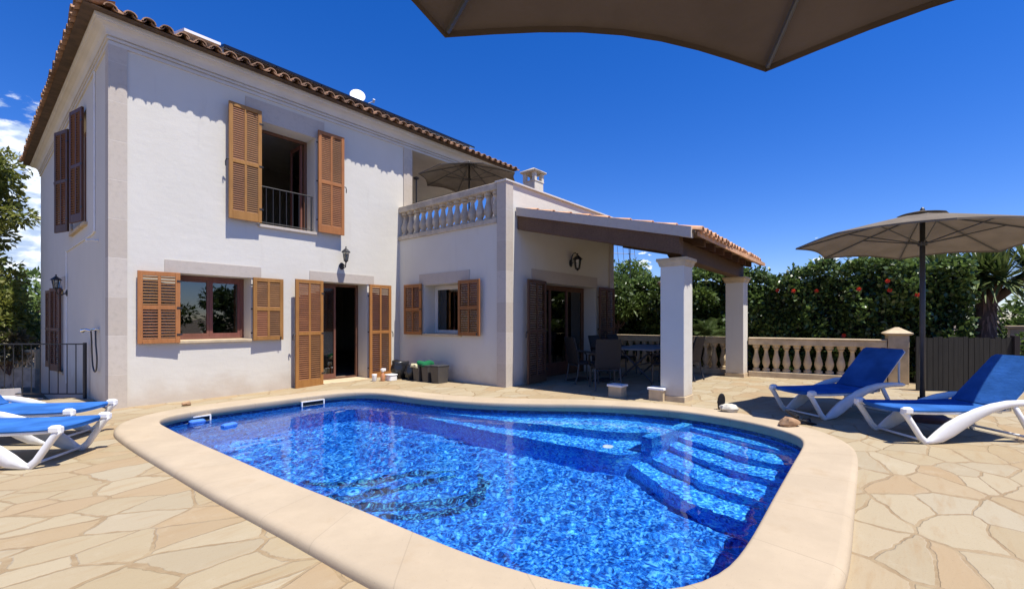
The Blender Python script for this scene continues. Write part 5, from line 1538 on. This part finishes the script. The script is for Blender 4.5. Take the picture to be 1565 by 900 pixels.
nt_ = 9000; yt = g.uniform(HY0, HY1, nt_); xt = g.uniform(HX0 + .05, HX1, nt_)
Pt = np.stack([xt, yt, hedge_top(yt) + g.normal(0, .055, nt_) + .05 * np.sin(xt * 7)], 1)
ne = 2600; ye = HY0 + np.abs(g.normal(0, .18, ne)) - .1; Pe = np.stack([g.uniform(HX0, HX1, ne), ye, g.uniform(.1, 2.75, ne)], 1)
# young shoots standing out of the top
nsh = 160; ysh = g.uniform(HY0, HY1, nsh); xsh = g.uniform(HX0 + .1, HX1 - .2, nsh); hs_ = g.uniform(.06, .26, nsh)
Psh = np.concatenate([np.stack([xsh + g.normal(0, .03, nsh), ysh + g.normal(0, .03, nsh), hedge_top(ysh) + hs_ * t], 1) for t in np.linspace(.1, 1, 7)])
P_ = np.concatenate([Pf, Pt, Pe, Psh])
V, F = leaves(P_, .105, .62, .35, np.array((-.45, 0, .15)), 5, .05)
fast_mesh('foliage', V, F, L_HEDGE, hedge)
sel = np.concatenate([Pt[::3], Psh[::2], Pf[(Pf[:, 2] > .9) & (g.uniform(0, 1, n) < .06)] - np.array((.04, 0, 0))])
V, F = leaves(sel, .12, .55, .35, np.array((-.4, -.2, .5)), 6, .0)
fast_mesh('pale_leaves', V, F, L_MID, hedge)  # second layer of lighter leaves, most of them on the top
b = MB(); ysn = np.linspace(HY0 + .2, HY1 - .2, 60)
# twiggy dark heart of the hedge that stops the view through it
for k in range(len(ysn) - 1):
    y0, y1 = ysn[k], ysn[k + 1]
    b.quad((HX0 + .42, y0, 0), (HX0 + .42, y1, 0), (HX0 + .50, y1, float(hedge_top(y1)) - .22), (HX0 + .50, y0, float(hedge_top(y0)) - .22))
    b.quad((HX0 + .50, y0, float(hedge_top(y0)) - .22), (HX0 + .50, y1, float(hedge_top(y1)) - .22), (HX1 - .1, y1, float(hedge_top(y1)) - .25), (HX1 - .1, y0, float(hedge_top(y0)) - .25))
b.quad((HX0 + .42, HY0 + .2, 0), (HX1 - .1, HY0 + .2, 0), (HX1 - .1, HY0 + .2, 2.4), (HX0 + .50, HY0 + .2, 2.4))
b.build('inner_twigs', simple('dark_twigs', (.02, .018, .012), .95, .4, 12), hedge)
for y, z in ((2.303, 2.16), (1.94, 2.13), (1.51, 2.13), (0.67, 2.125), (0.122, 2.07), (-.336, 1.95), (.157, 2.27), (.945, 1.055), (-.16, .96)):
    b = MB(); x = float(hedge_face(y, z)) - .10
    for k in range(5):
        a = k * 2 * PI / 5 + y; c, s = math.cos(a), math.sin(a)
        e1 = np.array((-.035, c * .046, s * .046)); e2 = np.array((0, -s * .026, c * .026))
        p = np.array((x, y, z)); b.quad(tuple(p), tuple(p + e1 * .7 + e2), tuple(p + e1 * 1.1), tuple(p + e1 * .7 - e2))
    b.tube([(x, y, z), (x - .09, y, z - .015)], .006, 5); b.build('hibiscus_flower', M_RED, hedge)

# citrus trees at the left end behind the balustrade
tree('citrus_tree', 'bushy citrus tree seen between the villa wing and the white porch column', (13.25, 6.85, 0), 1.15, (13.2, 6.75, 1.95), (1.05, 1.05, .95), 34, 7000, .13, L_CITRUS, 31, .05, group='trees behind the balustrade', stems=2)
tree('citrus_tree', 'citrus tree with brighter top standing just right of the white porch column', (13.1, 4.75, 0), 1.1, (13.15, 4.75, 1.95), (.75, .85, .85), 24, 4200, .13, L_CITRUS, 37, .05, group='trees behind the balustrade')
# tall trees beyond the hedge
tree('broadleaf_tree', 'taller bushy tree rising above the hedge behind the right parasol', (17.0, -.4, 0), 1.4, (17.0, -.25, 2.35), (1.3, 1.7, .95), 44, 9000, .15, L_CITRUS, 41, .14, group='trees beyond the hedge')
tree('broadleaf_tree', 'green treetop showing above the hedge between the porch columns', (19.5, 10.2, 0), 2.0, (19.5, 10.2, 3.1), (1.8, 2.2, 1.0), 30, 6000, .16, L_MID, 43, .14, group='trees beyond the hedge')
# cycad by the second column
cy = thing('cycad', 'feathery green cycad palm behind the balustrade beside the far porch column', 'palm', (12.95, 3.9, 0))
b = MB(); b.lathe([(.14, 0), (.16, .3), (.13, .8), (.08, .95)], (12.95, 3.9, 0), 10); b.build('trunk', M_BARK, cy)
Vs = []; Fs = []; rr = np.random.default_rng(51); b = MB()
for k in range(46):
    a = rr.uniform(0, 2 * PI); L = rr.uniform(.7, 1.0); e = rr.uniform(.25, 1.25)
    pts = [np.array((12.95, 3.9, .95)) + np.array((math.cos(a) * t * L * math.cos(e), math.sin(a) * t * L * math.cos(e), L * (math.sin(e) * t - .42 * t * t))) for t in np.linspace(0, 1, 20)]
    b.tube([tuple(p) for p in pts[::4]], [.012, .01, .008, .006, .004], 4)
    for i in range(3, 20):
        t = pts[i] - pts[i - 1]; t /= np.linalg.norm(t); s = np.cross(t, (0, 0, 1)); s /= np.linalg.norm(s) + 1e-6
        for sg in (-1, 1):
            l = .17 * math.sin(PI * (i + 1) / 21) + .04; d = s * sg * .85 + t * .5 + np.array((0, 0, .25)); w = t * .012
            i0 = len(Vs); Vs += [pts[i] - w, pts[i] + w, pts[i] + d * l + w * .2, pts[i] + d * l - w * .2]; Fs.append((i0, i0 + 1, i0 + 2, i0 + 3))
fast_mesh('frond_leaflets', Vs, Fs, L_CYC, cy); b.build('frond_stems', L_CYC, cy)

# yucca behind the plank fence
yx, yy_ = 14.35, -1.50
yu = thing('yucca_tree', 'yucca tree with shaggy dry trunk and spiky crown behind the plank fence', 'yucca', (yx, yy_, 0))
rr = np.random.default_rng(61); b = MB()
b.tube([(yx, yy_, -.1), (yx + .02, yy_, .6), (yx, yy_ + .03, 1.2), (yx + .03, yy_, 1.9), (yx, yy_, 2.35)], [.24, .20, .19, .17, .10], 12)
heads = [(yx - .05, yy_ + .05, 2.40, 1.0), (yx - .1, yy_ + .75, 2.40, .95), (yx + .1, yy_ - .65, 2.45, .95), (yx - .3, yy_ - .2, 2.25, .8)]
for hx_, hy_, hz_, _ in heads[1:]: b.tube([(yx, yy_, 1.75), ((yx + hx_) / 2, (yy_ + hy_) / 2, 2.05), (hx_, hy_, hz_)], [.11, .09, .07], 8)
b.build('trunk', M_BARK, yu, smooth=True)
def blades(centre, n, L, e0, e1, w, seed, droop=.25, seg=4):
    r = np.random.default_rng(seed); V = []; F = []
    for k in range(n):
        a = r.uniform(0, 2 * PI); e = r.uniform(e0, e1); l = L * r.uniform(.75, 1.15)
        d = np.array((math.cos(a) * math.cos(e), math.sin(a) * math.cos(e), math.sin(e))); s = np.array((-math.sin(a), math.cos(a), 0)); up_ = np.cross(d, s)
        i0 = len(V)
        for j in range(seg + 1):
            t = j / seg; p = np.array(centre) + d * l * t - np.array((0, 0, droop * l * t * t * (1 - .6 * math.sin(e) if e > 0 else 1)))
            ww = w * (math.sin(PI * (.25 + .72 * t)) + .05) * .5
            V += [p - s * ww + up_ * ww * .25, p + s * ww + up_ * ww * .25]
        for j in range(seg): F.append((i0 + 2 * j, i0 + 2 * j + 1, i0 + 2 * j + 3, i0 + 2 * j + 2))
    return V, F
VV = []; FF = []
for k, (hx_, hy_, hz_, sc_) in enumerate(heads):
    V, F = blades((hx_, hy_, hz_), 190, .98 * sc_, -.6, 1.45, .050, 70 + k, .16)
    o0 = len(VV); VV += V; FF += [tuple(i + o0 for i in f) for f in F]
fast_mesh('crown', VV, FF, L_YUC, yu)
VV = []; FF = []
for z, nn_ in ((2.3, 60), (2.1, 70), (1.9, 70), (1.7, 70), (1.5, 50)):
    V, F = blades((yx, yy_, z), nn_, .62, -1.52, -1.1, .05, int(z * 100), .05); 
    V = [np.array(p) + np.array((.17 * math.cos(i * .7), .17 * math.sin(i * .7), 0)) for i, p in enumerate(np.repeat(np.arange(len(V) // 10), 10)) for p in [V[i]]] if False else V
    o0 = len(VV); VV += V; FF += [tuple(i + o0 for i in f) for f in F]
fast_mesh('dry_skirt', VV, FF, M_THATCH, yu)

# grey plank fence before the yucca
pf = thing('plank_fence', 'grey weathered plank fence panel behind the right parasol pole and loungers', 'fence', (12.0, -.9, .06))
A = np.array((11.72, -.28)); Bq = np.array((12.58, -1.72)); L = np.linalg.norm(Bq - A); d = (Bq - A) / L
Mf = Matrix.Translation(Vector((A[0], A[1], .06))) @ Matrix.Rotation(math.atan2(d[1], d[0]), 4, 'Z')
rr = random.Random(5); b = MB(); x = 0.0
while x < L - .08:
    w = rr.uniform(.075, .10); b.box(x + .003, min(x + w, L - .09) - .003, -.012 + rr.uniform(-.004, .004), .012 + rr.uniform(-.004, .004), 0.02, 1.02 + rr.uniform(-.015, .02), Mf); x += w
b.build('planks', M_FENCEW, pf)
b = MB(); b.box(0, L - .1, .0165, .05, .2, .28, Mf); b.box(0, L - .1, .0165, .05, .75, .83, Mf); b.build('cross_rail', M_FENCEW, pf)
b = MB(); b.box(L - .085, L, -.05, .05, -.02, 1.06, Mf); b.build('post', M_FENCEW, pf)
# stone wall and bushes at the right edge
sw = thing('boundary_wall', 'short stretch of rough stone wall behind the yucca at the right edge', 'wall', (16.2, -2.9, 0))
b = MB(); b.box(15.9, 16.2, -8.0, -2.05, -.1, 1.22); b.build('masonry', M_GARDENW, sw, bevel=.02)
b = MB(); b.box(15.86, 16.24, -8.0, -2.0, 1.2205, 1.28); b.build('coping', M_SAND, sw, bevel=.01)
tree('leafy_shrub', 'bright green shrub at the right edge in front of the stone wall', (13.45, -2.55, 0), .5, (13.45, -2.60, .85), (.85, .75, .85), 26, 5200, .10, L_MID, 81, .04, 'shrub', 'shrubs at the right edge')
tree('leafy_shrub', 'taller green shrub behind the yucca trunk at the right edge', (17.6, -3.0, 0), .9, (17.5, -2.9, 1.35), (1.0, 1.1, 1.2), 26, 5200, .13, L_MID, 83, .06, 'shrub', 'shrubs at the right edge')

# planting on the left, beyond the side yard
tree('feathery_tree', 'tall loose yellow-green tree at the left edge against the white clouds', (-.2, 21.6, -.75), 3.2, (-.05, 21.4, 3.9), (1.75, 1.7, 3.5), 70, 12000, .16, L_YEL, 91, .16, group='trees left of the villa', clump=.21, droop=.15)
tree('flowering_shrub', 'yellow-green shrub under the tall feathery tree left of the villa', (.2, 20.9, -.75), .8, (.15, 20.8, 1.35), (1.4, 1.2, 1.35), 40, 8000, .14, L_YEL, 93, .06, 'shrub', 'shrubs left of the villa')
tree('flowering_shrub', 'green shrub above the pierced garden wall next to the villa side wall', (.75, 21.6, -.75), .8, (.85, 21.6, 1.05), (.95, .9, 1.0), 30, 6000, .12, L_MID, 95, .05, 'shrub', 'shrubs left of the villa')
tree('bare_shrub', 'dry twiggy grey shrub just above the pierced garden wall', (.9, 20.5, -.75), .5, (.85, 20.5, .65), (.75, .5, .5), 26, 3600, .16, L_DRY, 97, .03, 'shrub')
tree('dark_shrub', 'dark green shrub below the pierced garden wall in the sunken yard', (-.9, 17.6, -.75), .2, (-.9, 17.6, -.35), (1.5, .8, .5), 30, 6000, .11, L_HEDGE, 99, .04, 'shrub', 'shrubs left of the villa')
tree('broadleaf_tree', 'distant dark tree on the left between the feathery tree and the villa', (2.0, 44, -1), 2, (2.2, 44, 2.4), (4.5, 3, 2.1), 30, 5000, .35, L_MID, 101, .2, group='trees left of the villa')

# television aerial and spotlight seen under the porch roof
ae = thing('tv_aerial', 'thin television aerial mast standing above the trees beyond the porch', 'aerial', (18.6, 8.9, 0))
b = MB(); b.tube([(18.6, 8.9, 0), (18.6, 8.9, 4.7)], .022, 6); b.build('mast', M_PGREY, ae)
b = MB(); b.tube([(18.2, 9.55, 4.35), (18.75, 8.75, 4.30)], .012, 5)
for t in np.linspace(0, 1, 5):
    p = np.array((18.2, 9.55, 4.35)) * (1 - t) + np.array((18.75, 8.75, 4.30)) * t
    b.tube([tuple(p + np.array((-.15, -.1, -.34))), tuple(p + np.array((.15, .1, .34)))], .010, 5)
b.build('antenna_elements', M_PGREY, ae)
sl = thing('garden_spotlight', 'tilted tube spotlight on a post behind the white porch column', 'spotlight', (12.75, 5.05, 0))
b = MB(); b.tube([(12.75, 5.0, 0), (12.75, 5.0, 2.05)], .025, 8); b.build('post', M_PGREY, sl)
b = MB(); b.tube([(12.80, 4.93, 2.02), (12.62, 5.16, 2.50)], .065, 12); b.build('lamp_tube', simple('aged_brass', (.36, .28, .17), .4, .1, 9, metallic=.4), sl)

# planting behind the camera, seen only in the window panes
for k, (x, y, h_) in enumerate(((-3.5, -13.0, 2.6), (1.5, -13.5, 3.2), (6.5, -12.6, 2.7), (11.0, -11.8, 3.0), (-9.0, -10.5, 2.8))):
    tree('garden_tree', 'broad green garden tree behind the camera, mirrored in the window panes', (x, y, 0), 1.2, (x, y, h_ * .62), (2.6, 1.4, h_ * .62), 30, 3000, .30, L_CITRUS, 120 + k, .12, group='trees behind the camera')
